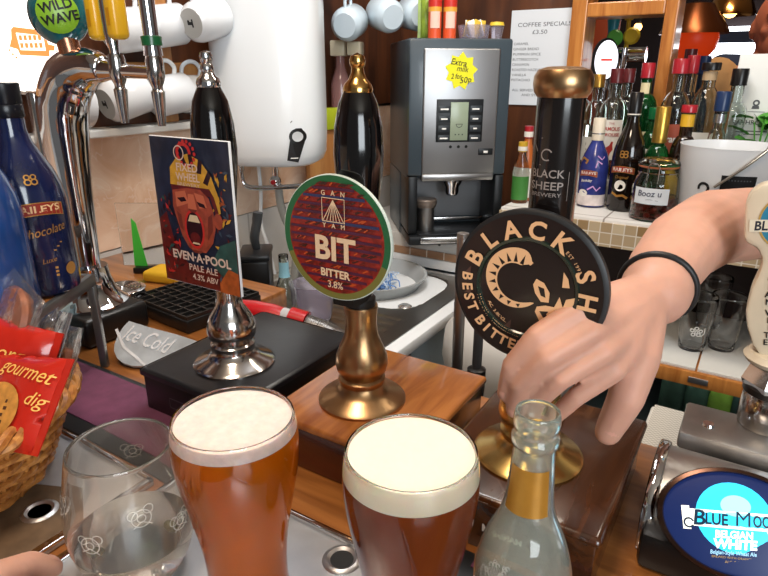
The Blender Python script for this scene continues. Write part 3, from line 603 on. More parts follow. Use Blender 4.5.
art('monogram', b2, mp2, [(s_ring(-.0028, .003, .0018, .0032), GLD), (s_ring(-.0028, -.0025, .0022, .0038), GLD), (s_ring(.0035, .003, .0018, .0032), GLD), (s_ring(.0035, -.0025, .0022, .0038), GLD)], w0=.0012)
b1 = liqueur('liqueur_bottle', 'bright blue liqueur bottle with orange print, cut off by the picture edge', on_rack(.150, .034), .95, .0440, .250, mat('royal blue bottle', '1d3f78', .16, coat=.6, var=.3, vscale=30), mat('dark cap', '0f1118', .3))
OB = mat('bright orange print', 'd06a2c', .45)
art('lettering', b1, mp, [(arch(-.030, .030, .0, .004, .013), OB), (s_text('BAILEYS', .0108, 0, .0095, .02, width=.050), mat('pale gold', 'e0b98a', .4)), (s_line([(.020, -.036), (.030, -.026), (.034, -.034), (.026, -.042), (.036, -.048)], .005), OB), (s_line([(.005, -.02), (.012, -.015), (.014, -.03), (.006, -.045)], .005), OB), (s_circ(.028, -.078, .012, 20), OB), (s_circ(-.01, -.075, .01, 20), OB)], w0=.0008)

# pale blue tub with cards under the rack
p = AZ(47, 356, 1.1)
t = thing('plastic_tub', 'small pale blue square plastic tub under the bottle stand', 'tub', (p.x-.02, p.y+.01, 1.1), .55)
bm = B(); prof = [(.024, 0), (.031, .058), (.0335, .060), (.0335, .063), (.030, .063), (.022, .004), (0, .004)]
lathe(bm, [(0, 0)]+[(r*1.41, z) for r, z in prof], 4, R3(0, 0, PI/4)); obj('tub_shell', bm, mat('pale blue plastic', '9fb9bf', .4), t, ang=25)
for k, (m_, dx) in enumerate(((mat('cream card', 'cfc7a8', .6), -.010), (mat('sky card', '9fc0d4', .6), .004))):
    bm = B(); box(bm, -.016, .016, -.0006, .0006, .005, .072-.004*k, M=TR(dx, .004-.012*k, 0) @ R3(-.12, .2*(1-2*k), 0)); o = obj('card', bm, m_)
    o.location = t.location; o.rotation_euler = t.rotation_euler
    tag(o, ['cream card standing in the pale blue tub', 'pale blue card standing in the pale blue tub'][k], 'card', 'cards in the tub')

# chrome ridged disc, half-moon plaque, spill grid
p = AZ(123, 286, 1.14)
t = thing('glass_rinser', 'round ridged chrome disc on a short post behind the chrome font', 'rinser', (p.x, p.y, 1.1))
bm = B(); lathe(bm, [(0, 0), (.03, 0), (.03, .004), (.016, .008), (.016, .020), (.034, .024), (.036, .027), (.036, .036), (.033, .038), (0, .038)], 48); obj('rinser_post', bm, CHROME, t)
bm = B()
for k in range(5): lathe(bm, [(.005+k*.0055, .0379), (.0065+k*.0055, .0402), (.008+k*.0055, .0379)], 40, cap=False)
obj('ridged_plate', bm, DCHROME, t)
pl_, pr_, pf_ = AZ(129, 321, 1.146), AZ(197, 341, 1.132), AZ(136, 366, 1.106)
pc_ = (pl_+pr_+pf_)/3; pn_ = (pr_-pl_).cross(pf_-pl_).normalized()
if pn_.z < 0: pn_ = -pn_
def on_plaque(px, py): r = ray(px, py); return CAM+r*((pl_-CAM).dot(pn_)/r.dot(pn_))
t = thing('tap_plaque', 'half-moon silver plaque with raised lettering lying tilted on the bar', 'plaque', (pc_.x, pc_.y, 1.1))
po_ = Vector((pc_.x, pc_.y, 1.1))
ol = [on_plaque(*q)-po_ for q in ((129, 321), (124, 326), (118, 335), (114.5, 344), (114, 351), (117, 358), (123, 363), (132, 366), (143, 366), (155, 363), (168, 357), (182, 350), (197, 341), (175, 334), (152, 328))]
bm = B(); a_ = [bm.verts.new(q) for q in ol]; b_ = [bm.verts.new(q-pn_*.005) for q in ol]; bm.faces.new(a_); bm.faces.new(b_)
for k in range(len(ol)): bm.faces.new((a_[k], a_[(k+1) % len(ol)], b_[(k+1) % len(ol)], b_[k]))
fix(bm); pl = obj('plaque_plate', bm, mat('cast silver', 'ccd4da', .3, .55, var=.25, vscale=30, bump=.15, bscale=50), t)
bm = B(); ce = sum(ol, Vector())/len(ol); ins = [ce+(q-ce)*.93-pn_*.0052 for q in ol]; a_ = [bm.verts.new(q) for q in ins]; b_ = [bm.verts.new((q.x, q.y, 0)) for q in ins]; bm.faces.new(a_); bm.faces.new(b_)
for k in range(len(ol)): bm.faces.new((a_[k], a_[(k+1) % len(ol)], b_[(k+1) % len(ol)], b_[k]))
fix(bm); obj('plaque_base', bm, BLACKP, t)
pu_ = (pr_-pl_).normalized(); pv_ = pn_.cross(pu_); pm_ = on_plaque(149, 342)-po_
art('raised_lettering', pl, lambda u, v, w: pm_+pu_*u+pv_*v+pn_*w, [(s_text('Ice Cold', .034, -.004, .002, .012, .25, -.03, width=.078), mat('polished silver', 'f4f7fa', .25, .5)), (s_line([(-.058, .004), (-.03, -.018), (-.005, -.026), (.022, -.036)], .004), mat('polished silver', 'f4f7fa', .25, .5))], w0=.0012)
g0 = AZ(172, 322, 1.135)
t = thing('spill_tray', 'black slatted spill tray with a square grid behind the silver plaque', 'spill tray', (-.782, .640, 1.1), -.10)
bm = B(); box(bm, -.074, .085, -.075, .075, 0, .022, .003); obj('tray_body', bm, BLACKP, t)
bm = B()
for k in range(9): x_ = -.071+k*.0191; box(bm, x_-.0012, x_+.0012, -.072, .072, .0225, .0275)
for k in range(8): y_ = -.071+k*.0203; box(bm, -.072, .082, y_-.0012, y_+.0012, .0227, .0277)
obj('wire_grid', bm, mat('grid dark', '2e2c2b', .35, .5), t)
p = AZ(172, 296, 1.1)
t = tag(obj('cloth_pad', box(B(), -.07, .05, -.03, .03, 0, .022, .008, 3), mat('yellow sponge', 'd9a71e', .8, bump=.3, bscale=90)), 'yellow folded sponge cloth behind the black spill tray', 'sponge'); t.location = (-.915, .725, 1.0995); t.rotation_euler = (0, 0, .25)
p = AZ(158, 272, 1.1)
t = thing('card_holder', 'clear acrylic holder on a black foot with a green card', 'card holder', (-1.00, .745, 1.0995), .55)
bm = B(); box(bm, -.05, .05, -.02, .02, 0, .012, .002); obj('black_foot', bm, BLACKP, t)
bm = B(); box(bm, -.075, .03, -.0015, .0015, .012, .14, .0008); obj('clear_sheet', bm, GLASS, t)
bm = B(); prism(bm, [(-.052, .012), (-.026, .012), (-.038, .10), (-.046, .11)], -.004, -.002); obj('green_card', bm, mat('bright green', '3fb53a', .5), t)

# ================================================================== WICKER BASKET + SNACKS
WICK = wood('wicker', '8a4f1e', 'c98a45', .45, (60, 60, 60), .2); 
bx_, by_ = -.622, .185
t = thing('wicker_basket', 'round woven wicker basket full of wrapped snacks at the picture edge', 'basket', (bx_, by_, 1.104))
def br(z): return .088+.034*(z/.085)
bm = B()
NS = 28
for row in range(11):
    z = .008+row*.0068; pts = []
    for k in range(NS*4):
        a = 2*PI*k/(NS*4); w = math.sin(a*NS/2+row*PI)*.0035; pts.append(((br(z)+w)*math.cos(a), (br(z)+w)*math.sin(a), z))
    tube(bm, pts, .0034, 6, closed=True)
obj('woven_wall', bm, WICK, t)
bm = B()
for k in range(NS):
    a = 2*PI*(k+.5)/NS; tube(bm, [(br(0)*math.cos(a), br(0)*math.sin(a), .002), (br(.085)*math.cos(a), br(.085)*math.sin(a), .083)], .0026, 6)
obj('stakes', bm, WICK, t)
bm = B(); lathe(bm, [(0, 0), (.088, 0), (.088, .006), (0, .006)], 40); obj('basket_base', bm, WICK, t)
bm = B()
for s in range(3):
    pts = []
    for k in range(160):
        a = 2*PI*k/160; ph = a*14+s*2*PI/3; pts.append(((.124+.006*math.cos(ph))*math.cos(a), (.124+.006*math.cos(ph))*math.sin(a), .086+.005*math.sin(ph)))
    tube(bm, pts, .0048, 7, closed=True)
obj('rim_braid', bm, WICK, t)
CLEARF = mat('clear film', 'f4f4f2', .08, trans=.95, ior=1.12, alpha=.55)
def pillow(bm, w, h, th, seam=.008, mi=0, nx=14, ny=14, off=0.):
    t = bmesh.new(); top, bot = [], []
    for s, rows in ((1, top), (-1, bot)):
        for j in range(ny+1):
            rows.append([t.verts.new(((i/nx-.5)*w, (j/ny-.5)*h, s*th/2*((1-(2*i/nx-1)**4)*(1-(2*j/ny-1)**4))**.6+off+.0012*math.sin(i*2.3+j*1.1)*s)) for i in range(nx+1)])
    for rows in (top, bot):
        for j in range(ny):
            for i in range(nx): t.faces.new((rows[j][i], rows[j][i+1], rows[j+1][i+1], rows[j+1][i]))
    bmesh.ops.remove_doubles(t, verts=t.verts, dist=.0003)
    fix(t)
    for s in (-1, 1):
        box(t, -w/2-seam, -w/2+.001, -h/2, h/2, -.0006+off, .0006+off) if s < 0 else box(t, w/2-.001, w/2+seam, -h/2, h/2, -.0006+off, .0006+off)
    return merge(bm, t, mi)
def packet(name, label, px, py, dist, rot, w, h, th, m, group='wrapped snacks in the basket'):
    p = AD(px, py, dist); t = thing(name, label, 'snack', p, rot, group)
    bm = B(); pillow(bm, w, h, th); obj('wrapper', bm, m, t, ang=60); return t
def topmap(w, h, th): return lambda u, v, q: Vector((u, v, th/2*(max(0, (1-(2*u/w)**4))*max(0, 1-(2*v/h)**4))**.6+.0018+q))
REDP = mat('glossy red wrapper', 'b3261a', .22, coat=.5)
t = packet('biscuit_packet', 'red biscuit packet with a golden biscuit picture, front of the basket', 8, 400, .545, (math.radians(48), math.radians(-8), math.radians(8)), .115, .085, .020, REDP)
tm = topmap(.115, .085, .020); BIS = mat('biscuit print', 'c88a3e', .5, var=.3, vscale=120)
v = [(-.060+.056*math.cos(a)*1.0, -.014+.044*math.sin(a)) for a in [2*PI*k/36 for k in range(36)]]
bmv = [(q[0] if q[0] > -.055 else -.055, max(-.041, q[1])) for q in v]
def ring_fan(cx, cy, rx, ry):
    V, Fc = [(cx, cy)], []
    for j in range(1, 6):
        for k in range(28): V.append((max(-.056, cx+rx*j/5*math.cos(2*PI*k/28)), max(-.041, cy+ry*j/5*math.sin(2*PI*k/28))))
    for k in range(28): Fc.append([0, 1+k, 1+(k+1) % 28])
    for j in range(4):
        for k in range(28): Fc.append([1+j*28+k, 1+j*28+(k+1) % 28, 1+(j+1)*28+(k+1) % 28, 1+(j+1)*28+k])
    return V, Fc
art('biscuit_picture', t, tm, [(ring_fan(.004, -.012, .030, .026), BIS)]+[(s_rect(-.008+.003*k, -.004-.006*k, .018+.002*(k % 2), -.001-.006*k), mat('dark brown print', '4a2712', .6)) for k in range(4)])
SCR = mat('gold script', 'e7b45e', .4)
art('lettering', t, tm, [(s_text('gourmet', .019, .022, .026, 0, .3, -.12), SCR), (s_text('dig', .017, .046, .002, 0, .3, -.1), SCR)])
t = packet('biscuit_packet', 'red biscuit packet with gold script tucked behind the front one', 6, 352, .585, (math.radians(60), math.radians(5), math.radians(15)), .10, .06, .02, REDP)
art('lettering', t, topmap(.10, .06, .02), [(s_text('org', .022, .015, 0, 0, .3), SCR)])
BRN = mat('brown biscuit', '8f4a22', .5, var=.4, vscale=70)
def bag(label, px, py, dist, rot, w, h, th, biscuit):
    t = packet('biscuit_bag', label, px, py, dist, rot, w, h, th, CLEARF)
    bm = B(); biscuit(bm); obj('biscuit', bm, BRN, t); return t
bag('clear bag with a round brown biscuit, topmost in the basket', 10, 318, .60, (math.radians(65), math.radians(15), math.radians(-10)), .075, .085, .016, lambda bm: lathe(bm, [(0, -.005), (.03, -.005), (.033, 0), (.03, .005), (0, .005)], 28))
bag('clear twisted bag with a long brown biscuit beside the silver wrapper', 40, 358, .60, (math.radians(62), math.radians(-25), math.radians(-15)), .05, .095, .016, lambda bm: box(bm, -.016, .016, -.038, .03, -.005, .005, .004, 3))
bag('clear bag with a brown finger biscuit at the right edge of the basket', 62, 368, .60, (math.radians(62), math.radians(-12), math.radians(-10)), .04, .085, .016, lambda bm: box(bm, -.012, .012, -.036, .02, -.006, .006, .004, 3))
t = packet('foil_wrapper', 'narrow silver foil snack wrapper standing between the clear bags', 51, 362, .585, (math.radians(60), math.radians(-10), math.radians(-8)), .016, .10, .008, mat('silver foil', 'd5d8dc', .2, .9, bump=.5, bscale=60))

# ================================================================== GLASSES ON THE TRAY
def shell(prof_out, th, zin):
    """closed glass wall: outer profile up, rounded lip, inner profile down to zin"""
    inn = [(max(r-th, .0005), z) for r, z in prof_out if z > zin]
    rt, zt = prof_out[-1]
    return [(0, prof_out[0][1])]+prof_out+[(rt-th*.2, zt+th*.45), (rt-th*.8, zt+th*.45)]+list(reversed(inn))+[(max(.001, inn[0][0]*.9), zin), (0, zin)]
def radius_at(prof, z):
    for (r0, z0), (r1, z1) in zip(prof, prof[1:]):
        if z0 <= z <= z1 and z1 > z0: return r0+(r1-r0)*(z-z0)/(z1-z0)
    return prof[-1][0]
def dense(prof, k=4):
    q = smoothpts([(r, 0, z) for r, z in prof], k); return [(p.x, p.z) for p in q]
PINT = dense([(.0300, .0), (.0305, .004), (.0298, .014), (.0302, .034), (.0325, .055), (.0375, .082), (.0420, .106), (.0440, .125), (.0434, .140), (.0420, .1490)])
PINT = [(r, z*1.045) for r, z in PINT]
def pint(label, x, y, beer, foam_t, foamm, top):
    t = thing('pint_glass', label, 'beer glass', (x, y, 1.104), 0, 'pints of beer')
    bm = B(); lathe(bm, shell(PINT, .0018, .007), 64); obj('glass_body', bm, GLASS, t)
    zf = top-foam_t; zs = [.0075]+[z for r, z in PINT if .009 < z < zf-.002]+[zf]
    bm = B(); lathe(bm, [(0, .0075)]+[(radius_at(PINT, z)-.0016, z) for z in zs]+[(0, zf)], 64); obj('beer', bm, beer, t)
    zs = [zf+foam_t*k/5 for k in range(6)]
    bm = B(); lathe(bm, [(0, zf)]+[(radius_at(PINT, z)-.0016, z) for z in zs[:-1]]+[(radius_at(PINT, top)-.0022, top-.0004), (.034, top-.0002), (.02, top+.0006), (0, top)], 64); obj('foam_head', bm, foamm, t)
    return t
def beer_mat(name, col, vol, dens, clear):
    m = mat(name, col, .04, trans=clear, ior=1.34); nt = m.node_tree
    va = nt.nodes.new('ShaderNodeVolumeAbsorption'); va.inputs['Color'].default_value = H(vol); va.inputs['Density'].default_value = dens
    nt.links.new(va.outputs['Volume'], nt.nodes['Material Output'].inputs['Volume']); return m
FOAM = mat('beer foam', 'ecd8cf', .75, sss=.3, bump=.25, bscale=320, var=.1, vscale=160)
FOAM2 = mat('cream foam', 'fbf0d8', .75, sss=.3, bump=.1, bscale=300)
p = AZ(234, 425, 1.253); pint('pint of clear amber beer with a thin foamy head', p.x, p.y, beer_mat('amber beer', 'ee7f08', 'f79a1c', 15, .55), .0085, FOAM, .1540)
p = AZ(411, 459, 1.253); pint('pint of dark red-brown beer with a thick creamy head', p.x, p.y, beer_mat('ruby beer', 'a0461a', 'e0702c', 15, .45), .0150, FOAM2, .1548)
p = AZ(121, 456, 1.21)
TUMB = dense([(.028, 0), (.0335, .003), (.0415, .016), (.0468, .034), (.0478, .048), (.0458, .068), (.0415, .089), (.0378, .104)])
TUMB = [(r, z*1.11) for r, z in TUMB]
t = thing('stemless_glass', 'stemless etched glass with a little clear drink, left of the amber pint', 'glass', (p.x, p.y, 1.104))
bm = B(); lathe(bm, shell(TUMB, .0016, .006), 64); g = obj('glass_body', bm, mat('used glass', 'f4efe8', .02, trans=.95, ior=1.45), t)
zs = [.0065]+[z for r, z in TUMB if .008 < z < .036]+[.038]
bm = B(); lathe(bm, [(0, .0065)]+[(radius_at(TUMB, z)-.0014, z) for z in zs]+[(0, .038)], 64); obj('drink', bm, mat('clear drink', 'fffdf6', .0, trans=1., ior=1.33), t)
ET = mat('etched glass', 'e4ddd2', .6, alpha=.5)
def on_glass(a0, z0): return lambda u, v, w: Vector(((radius_at(TUMB, z0+v)+.0004+w)*math.cos(a0+u/.043), (radius_at(TUMB, z0+v)+.0004+w)*math.sin(a0+u/.043), z0+v))
def flower(r): return [(s_ring(0, 0, r, r+.0007, 0, 360, 24), ET), (s_ring(0, 0, r*.4, r*.4+.0007, 0, 360, 16), ET), (s_ring(r*.9, r*.9, r*.5, r*.5+.0006, 0, 360, 14), ET), (s_ring(-r*.9, r*.6, r*.5, r*.5+.0006, 0, 360, 14), ET), (s_line([(-r, -r), (0, -r*.4), (r, -r*1.1)], .0007), ET)]
for a0, z0, r in ((-1.9, .084, .0062), (.6, .086, .007), (1.5, .082, .0062), (-1.2, .064, .006), (-.4, .080, .006), (2.4, .080, .006), (-2.4, .060, .005), (.2, .06, .006)): art('etched_motif', g, on_glass(a0, z0), flower(r))
LIME = mat('lime bit', '5c5a3a', .6, var=.4, vscale=200)
for k, (dx, dy, dz) in enumerate(((.022, .018, .036), (-.006, -.030, .033))):
    bm = B(); ball(bm, (0, 0, 0), .006, 1.2, .8, .6, u=10, v=7); o = obj('fruit_pulp', bm, LIME); o.location = (p.x+dx, p.y+dy, 1.104+dz); o.rotation_euler = (.3, .4, k)
    tag(o, ['dark lump of fruit floating at the back of the clear drink', 'dark lump of fruit floating at the front of the clear drink'][k], 'fruit', 'fruit in the clear drink')
# small clear mixer bottle
p = AD(538, 412, .343)
MIX = dense([(.026, 0), (.0295, .003), (.0305, .010), (.0305, .080), (.0295, .094), (.0245, .112), (.0178, .128), (.0148, .140), (.0132, .160), (.0120, .178)], 3)+[(.0120, .180), (.0138, .1815), (.0138, .1855), (.0122, .187), (.0118, .190), (.0132, .192), (.0136, .1955), (.0133, .199), (.0128, .2015)]
t = thing('mixer_bottle', 'small open clear glass bottle with a gold neck label in front', 'bottle', (p.x, p.y, 1.1))
bm = B(); lathe(bm, shell(MIX, .0014, .006), 64); g = obj('bottle_body', bm, mat('misty glass', 'e9efe6', .04, trans=.87, ior=1.45), t, ang=60)
patch('neck_label', t, .0, -PI/2+.15, .95, .1385, .1690, mat('gold neck label', 'b98836', .35, .35, var=.15, vscale=60), off=.0004, prof=lambda z: radius_at(MIX, z))
fr = lambda a0, z0: (lambda u, v, w: Vector(((radius_at(MIX, z0+v)+.0003+w)*math.cos(a0+u/.028), (radius_at(MIX, z0+v)+.0003+w)*math.sin(a0+u/.028), z0+v)))
EMB = mat('embossed glass', 'f0f0ea', .15, trans=.7)
L = []
rnd = random.Random(2)
for k in range(26):
    r = .008*math.sqrt(rnd.random()); a = rnd.uniform(0, 6.28); L.append((s_ring(r*math.cos(a)*1.4, .003+r*math.sin(a), .0009, .0016, 0, 260, 10), EMB))
L += [(s_ring(0, .002, .012, .0127, 190, 350), EMB), (s_line([(-.012, -.014), (-.006, -.018), (.004, -.017), (.010, -.021)], .0012), EMB)]
art('embossed_crest', g, fr(-PI/2-.25, .098), L)

# ================================================================== WATER HEATER ON THE SIDE WALL
hc = Vector((-1.055, 1.165))
p_l, p_r = AX(205, 80, -1.1), AX(325, 80, -1.1)
hb = 1.262
t = thing('water_heater', 'tall white wall water heater with a round dial above the sink', 'water heater', (hc.x, hc.y, hb), PS-.12)
bm = B()
def ss(r, z, n=64, sx=.132, sy=.118, e=2.7):
    return [(sx*r*math.copysign(abs(math.cos(2*PI*i/n))**(2/e), math.cos(2*PI*i/n)), sy*r*math.copysign(abs(math.sin(2*PI*i/n))**(2/e), math.sin(2*PI*i/n)), z) for i in range(n)]
rings = [[bm.verts.new(q) for q in ss(r, z)] for r, z in ((.55, .0), (.80, .003), (.92, .012), (.975, .03), (.995, .07), (1, .12), (1, .50), (.99, .545), (.94, .57), (.7, .58))]
for a, b in zip(rings, rings[1:]):
    for i in range(64): bm.faces.new((a[i], a[(i+1) % 64], b[(i+1) % 64], b[i]))
bm.faces.new(rings[0]); bm.faces.new(rings[-1]); fix(bm)
hs = obj('heater_shell', bm, mat('heater white', 'eef3f6', .22, coat=.4), t, ang=60)
def front_y(u, k=.997): return -.118*k*max(0, 1-abs(u/.132/k)**2.7)**(1/2.7)
mh = lambda u, v, w: Vector((u, front_y(u)-w-.0006, v))
ks = [(-.012, .0), (.006, -.004), (.018, .034), (.0185, .045), (.013, .054), (.004, .054), (-.003, .046), (-.005, .038)]
art('dial_panel', hs, lambda u, v, w: mh(.080+u*1.35, .022+v*1.35, w), [(s_poly(ks), BLACKP), (s_ring(.0065, .040, .0085, .0135, 0, 360, 28), BLACKP), (s_circ(.0065, .040, .0085, 24), mat('dial grey', 'c9ccce', .3)), (s_rect(-.006, .003, .006, .0045), WHITE)], w0=.0012)
art('small_mark', hs, lambda u, v, w: mh(.075+u, .108+v, w), [(s_line([(0, 0), (.004, .004)], .0015), BLACKPRINT)])
bm = B(); tube(bm, smoothpts([(-.085, -.02, .012), (-.085, -.02, -.03), (-.078, -.02, -.055), (-.05, -.02, -.062), (0, -.02, -.06), (.06, -.02, -.055), (.10, -.02, -.052)], 5), .0065, 12); lathe(bm, [(.0095, -.002), (.0095, -.018)], 12, TR(-.085, -.02, 0)); obj('outlet_pipe', bm, CHROME, t)
bm = B(); tube(bm, [(.0, -.005, .01), (0, -.005, -.035)], .008, 12); ball(bm, (0, -.01, -.045), .0155, 1, 1, .9); v = obj('safety_valve', bm, CHROME, t)
bm = B(); lathe(bm, [(0, .0), (.006, 0), (.006, .007), (0, .008)], 16, TR(0, -.024, -.045) @ R3(PI/2)); obj('red_knob', bm, mat('valve red', 'b3202a', .35), v)
bm = B(); tube(bm, smoothpts([(.006, -.005, -.055), (.008, 0, -.11), (.02, .01, -.16), (.045, .005, -.19), (.04, 0, -.26), (.03, 0, -.33)], 5), .0105, 12); obj('grey_hose', bm, mat('grey hose', '9a9a95', .45), t)
bm = B(); tube(bm, smoothpts([(-.045, 0, .01), (-.047, .01, -.08), (-.052, .01, -.16), (-.035, 0, -.22), (-.02, 0, -.30)], 5), .005, 10); obj('white_hose', bm, WHITEP, t)

# ================================================================== MUGS
def mug_tree(name, label, group, m, r=.042, h=.088, stamp=True):
    t = thing(name, label, 'mug', (0, 0, 0), 0, group)
    prof = [(0, 0), (r*.70, 0), (r*.74, .002), (r*.78, .004), (r*.92, .010), (r, .022), (r, h-.002), (r-.001, h), (r-.003, h), (r-.004, h-.003), (r-.004, .016), (r*.6, .008), (0, .008)]
    bm = B(); lathe(bm, prof, 40); obj('mug_body', bm, m, t)
    bm = B(); tube(bm, smoothpts([(r-.003, 0, h*.80), (r+.012, 0, h*.84), (r+.026, 0, h*.70), (r+.028, 0, h*.48), (r+.018, 0, h*.28), (r-.003, 0, h*.22)], 5), .0048, 10); obj('handle', bm, m, t)
    if stamp:
        bm = B(); lathe(bm, [(0, -.0004), (r*.70, -.0004)], 32, cap=False); s = obj('grey_base', bm, STAMP, t)
        art('base_stamp', s, lambda u, v, w: Vector((u, v, -.0006-w)), [(s_rect(-.003, -.009, .003, .003), BLACKPRINT), (s_rect(-.008, .002, .008, .006), BLACKPRINT), (s_circ(.004, -.006, .003, 10), BLACKPRINT)])
    return t
def orient(o, c, axis, up, h=.088):
    """mug axis (base -> mouth) along axis, handle towards up, centre at c"""
    z = Vector(axis).normalized(); x = Vector(up); x = (x-z*x.dot(z)).normalized(); y = z.cross(x)
    Mx = Matrix((x, y, z)).transposed().to_4x4(); Mx.translation = Vector(c)-z*h/2; o.matrix_world = Mx
m0 = mug_tree('coffee_mug', 'x', 'white mugs hung along the side wall', CERAM)
spots = [((64, 105), -1.13, (.05, 1, -.06), 'white mug in the lower row, half hidden behind the chrome swan neck', (0, 0, 1)),
         ((124, 98), -1.13, (.05, 1, .25), 'white mug in the lower row, directly under the yellow tap handle', (0, 0, 1)),
         ((168, 95), -1.13, (.05, 1, .12), 'white mug in the lower row, just right of the chrome tap spouts', (0, 0, 1)),
         ((192, 94), -1.155, (.05, 1, .0), 'white mug at the end of the lower row, behind the chrome finial', (0, 0, 1)),
         ((128, 30), -1.13, (.05, 1, .12), 'white mug in the upper row between the yellow and green tap handles', (0, 0, 1)),
         ((163, 26), -1.13, (.1, 1, .15), 'white mug in the upper row, right of the green tap handle', (0, 0, 1)),
         ((205, 20), -1.07, (-.1, 1, .22), 'white mug with a grey stamped base, end of the upper row by the heater', (0, 0, 1))]
for i, ((px, py), X_, ax, lab, up) in enumerate(spots):
    o = m0 if i == 0 else copy_tree(m0)
    orient(o, AX(px, py, X_), ax, up); o['label'] = lab
e0 = mug_tree('enamel_mug', 'x', 'pale blue mugs hung beside the heater', ENAMEL, .046, .09, False)
for i, ((px, py), d_, ax, lab) in enumerate((((349, 23), 1.72, (-.30, .93, .22), 'pale blue mug showing its round base, hung nearest the water heater'), ((386, 15), 1.74, (-.75, .45, .18), 'pale blue mug lying sideways, middle of the three hung by the heater'), ((415, 14), 1.80, (-.75, .55, .12), 'pale blue mug hung right of the other two, above the coffee machine'))):
    o = e0 if i == 0 else copy_tree(e0); orient(o, AD(px, py, d_), ax, (0, 0, 1), .09); o['label'] = lab
p0, p1 = AD(330, -6, 1.74), AD(470, -14, 1.84)
t = thing('hook_rail', 'dark wooden rail that the pale blue mugs hang from', 'rail', p0, 0)
bm = B(); tube(bm, [(0, 0, 0.012), tuple(p1-p0+Vector((0, 0, .012)))], .010, 12); box(bm, -.11, .01, -.01, .01, .004, .024); obj('rail_bar', bm, DWOOD, t)
# cream twin wall box + upturned bottle
p = AD(347, 49, 1.80)
t = thing('bottle_dispenser', 'cream wall box with an upturned pink bottle behind the brass finial', 'dispenser', p, PS-.2)
bm = B(); box(bm, -.048, -.004, -.02, .03, -.02, .024, .004); box(bm, .004, .046, -.02, .03, -.018, .02, .004); obj('wall_box', bm, mat('cream plastic', 'cfc3a8', .4), t)
bm = B(); lathe(bm, [(0, -.03), (.013, -.03), (.014, -.06), (.024, -.09), (.030, -.11), (.030, -.19), (0, -.19)], 28, TR(-.022, 0, .01)); obj('upturned_bottle', bm, mat('pinkish glass', 'b98a86', .08, trans=.6), t)

# ================================================================== COFFEE MACHINE
cx0, cy0, CMR = -.740, 1.578, PS+.13
t = thing('coffee_machine', 'grey steel-fronted coffee machine with keypad and drip shelf in the corner', 'coffee machine', (cx0, cy0, .999), CMR)
BLUEG = mat('slate grey plastic', '3c474f', .35, coat=.2); DK = mat('machine dark', '14171a', .4)
bm = B(); box(bm, -.143, .143, .02, .36, .19, .565, .006); box(bm, -.143, .143, .14, .36, .0, .19, .004); obj('housing', bm, BLUEG, t)
for q0_, q1_ in ((-.141, -.113), (.114, .141)):
    bm = B(); box(bm, q0_, q1_, .0, .14, .03, .20, .006); obj('side_cheek', bm, DK, t)
bm = B(); prism(bm, [(-.143, .20), (.143, .20), (.143, .565), (-.143, .565)], 0, .021, bev=.008); obj('front_frame', bm, BLUEG, t)
bm = B(); box(bm, -.104, .108, -.006, .004, .205, .540, .005, 3); pn = obj('steel_panel', bm, brushed('panel steel', 'a3a3a4', .38, (200, 4, 200)), t)
bm = B(); prism(bm, [(-.104, .0), (.108, .0), (.108, .022), (-.104, .022)], -.006, .06, TR(0, 0, .185) @ R3(.0), bev=.006); obj('steel_chin', bm, STEEL, t)
bm = B(); box(bm, -.113, .115, .138, .142, .05, .19); obj('back_plate', bm, brushed('alcove steel', '77787a', .4), t)
bm = B(); lathe(bm, [(0, .135), (.016, .135), (.020, .142), (.021, .16), (.028, .172), (.030, .19), (0, .19)], 28, TR(.0, .05, 0)); obj('nozzle', bm, CHROME, t)
bm = B(); box(bm, -.141, .141, -.02, .14, .0, .028, .006); obj('drip_base', bm, DK, t)
bm = B(); box(bm, -.108, .115, -.028, -.018, .006, .026, .003); obj('front_bar', bm, mat('bright bar', 'd5d5d5', .2, 1.), t)
bm = B(); box(bm, -.108, .112, .1, .106, .045, .055, .002); obj('rear_bar', bm, mat('bright bar', 'd5d5d5', .2, 1.), t)
bm = B(); box(bm, -.110, .112, -.012, .135, .028, .032, .001); obj('drip_grate', bm, mat('grate', '2b2d30', .35, .6), t)
# keypad
bm = B(); box(bm, -.066, .066, -.010, -.005, .295, .41, .002); kp = obj('keypad', bm, DK, pn)
bm = B(); box(bm, -.027, .023, -.0125, -.0095, .300, .402, .001); lc = obj('display', bm, mat('lcd green', '93a08a', .25), kp)
art('display_icon', lc, m_flat(TR(-.002, -.0126, .352)), [(s_ring(0, -.008, .008, .0095, 180, 360, 16), DK), (s_line([(-.0095, -.008), (.0095, -.008)], .0014), DK)]+[(s_circ(q, -.036, .0018, 10), DK) for q in (-.010, .0, .010)])
for k in range(4):
    for s in (-1, 1):
        bm = B(); xx = s*.0445; zz = .394-k*.026-.010
        box(bm, xx-.0165, xx+.0165, -.0125, -.0098, zz-.009, zz+.009, .0015); b = obj('key', bm, mat('key grey', '2d3236', .4), kp)
        wd = (.011, .009, .006, .011)[k]
        art('key_marking', b, m_flat(TR(xx, -.0126, zz)), [(s_rect(-wd, -.002, wd*(.8 if s > 0 else 1), .002), WHITE)])
for k in (-.023, .0, .022):
    bm = B(); lathe(bm, [(0, 0), (.0042, 0), (.0042, .001), (0, .0012)], 14, TR(k, -.0062, .282) @ R3(PI/2)); obj('indicator', bm, BLACKM, pn)
bm = B(); box(bm, .058, .100, -.009, -.005, .258, .276, .001); b = obj('coin_button', bm, DK, pn)
art('button_marking', b, m_flat(TR(.079, -.0091, .267)), [(s_rect(-.006, -.003, .006, .003), WHITE)])
st = [((.034 if k % 2 == 0 else .0255)*math.cos(2*PI*k/18+.1), (.034 if k % 2 == 0 else .0255)*math.sin(2*PI*k/18+.1)) for k in range(18)]
bm = B(); prism(bm, [(q[0]*1.35-.001, q[1]*1.45+.482) for q in st], -.0078, -.0062)
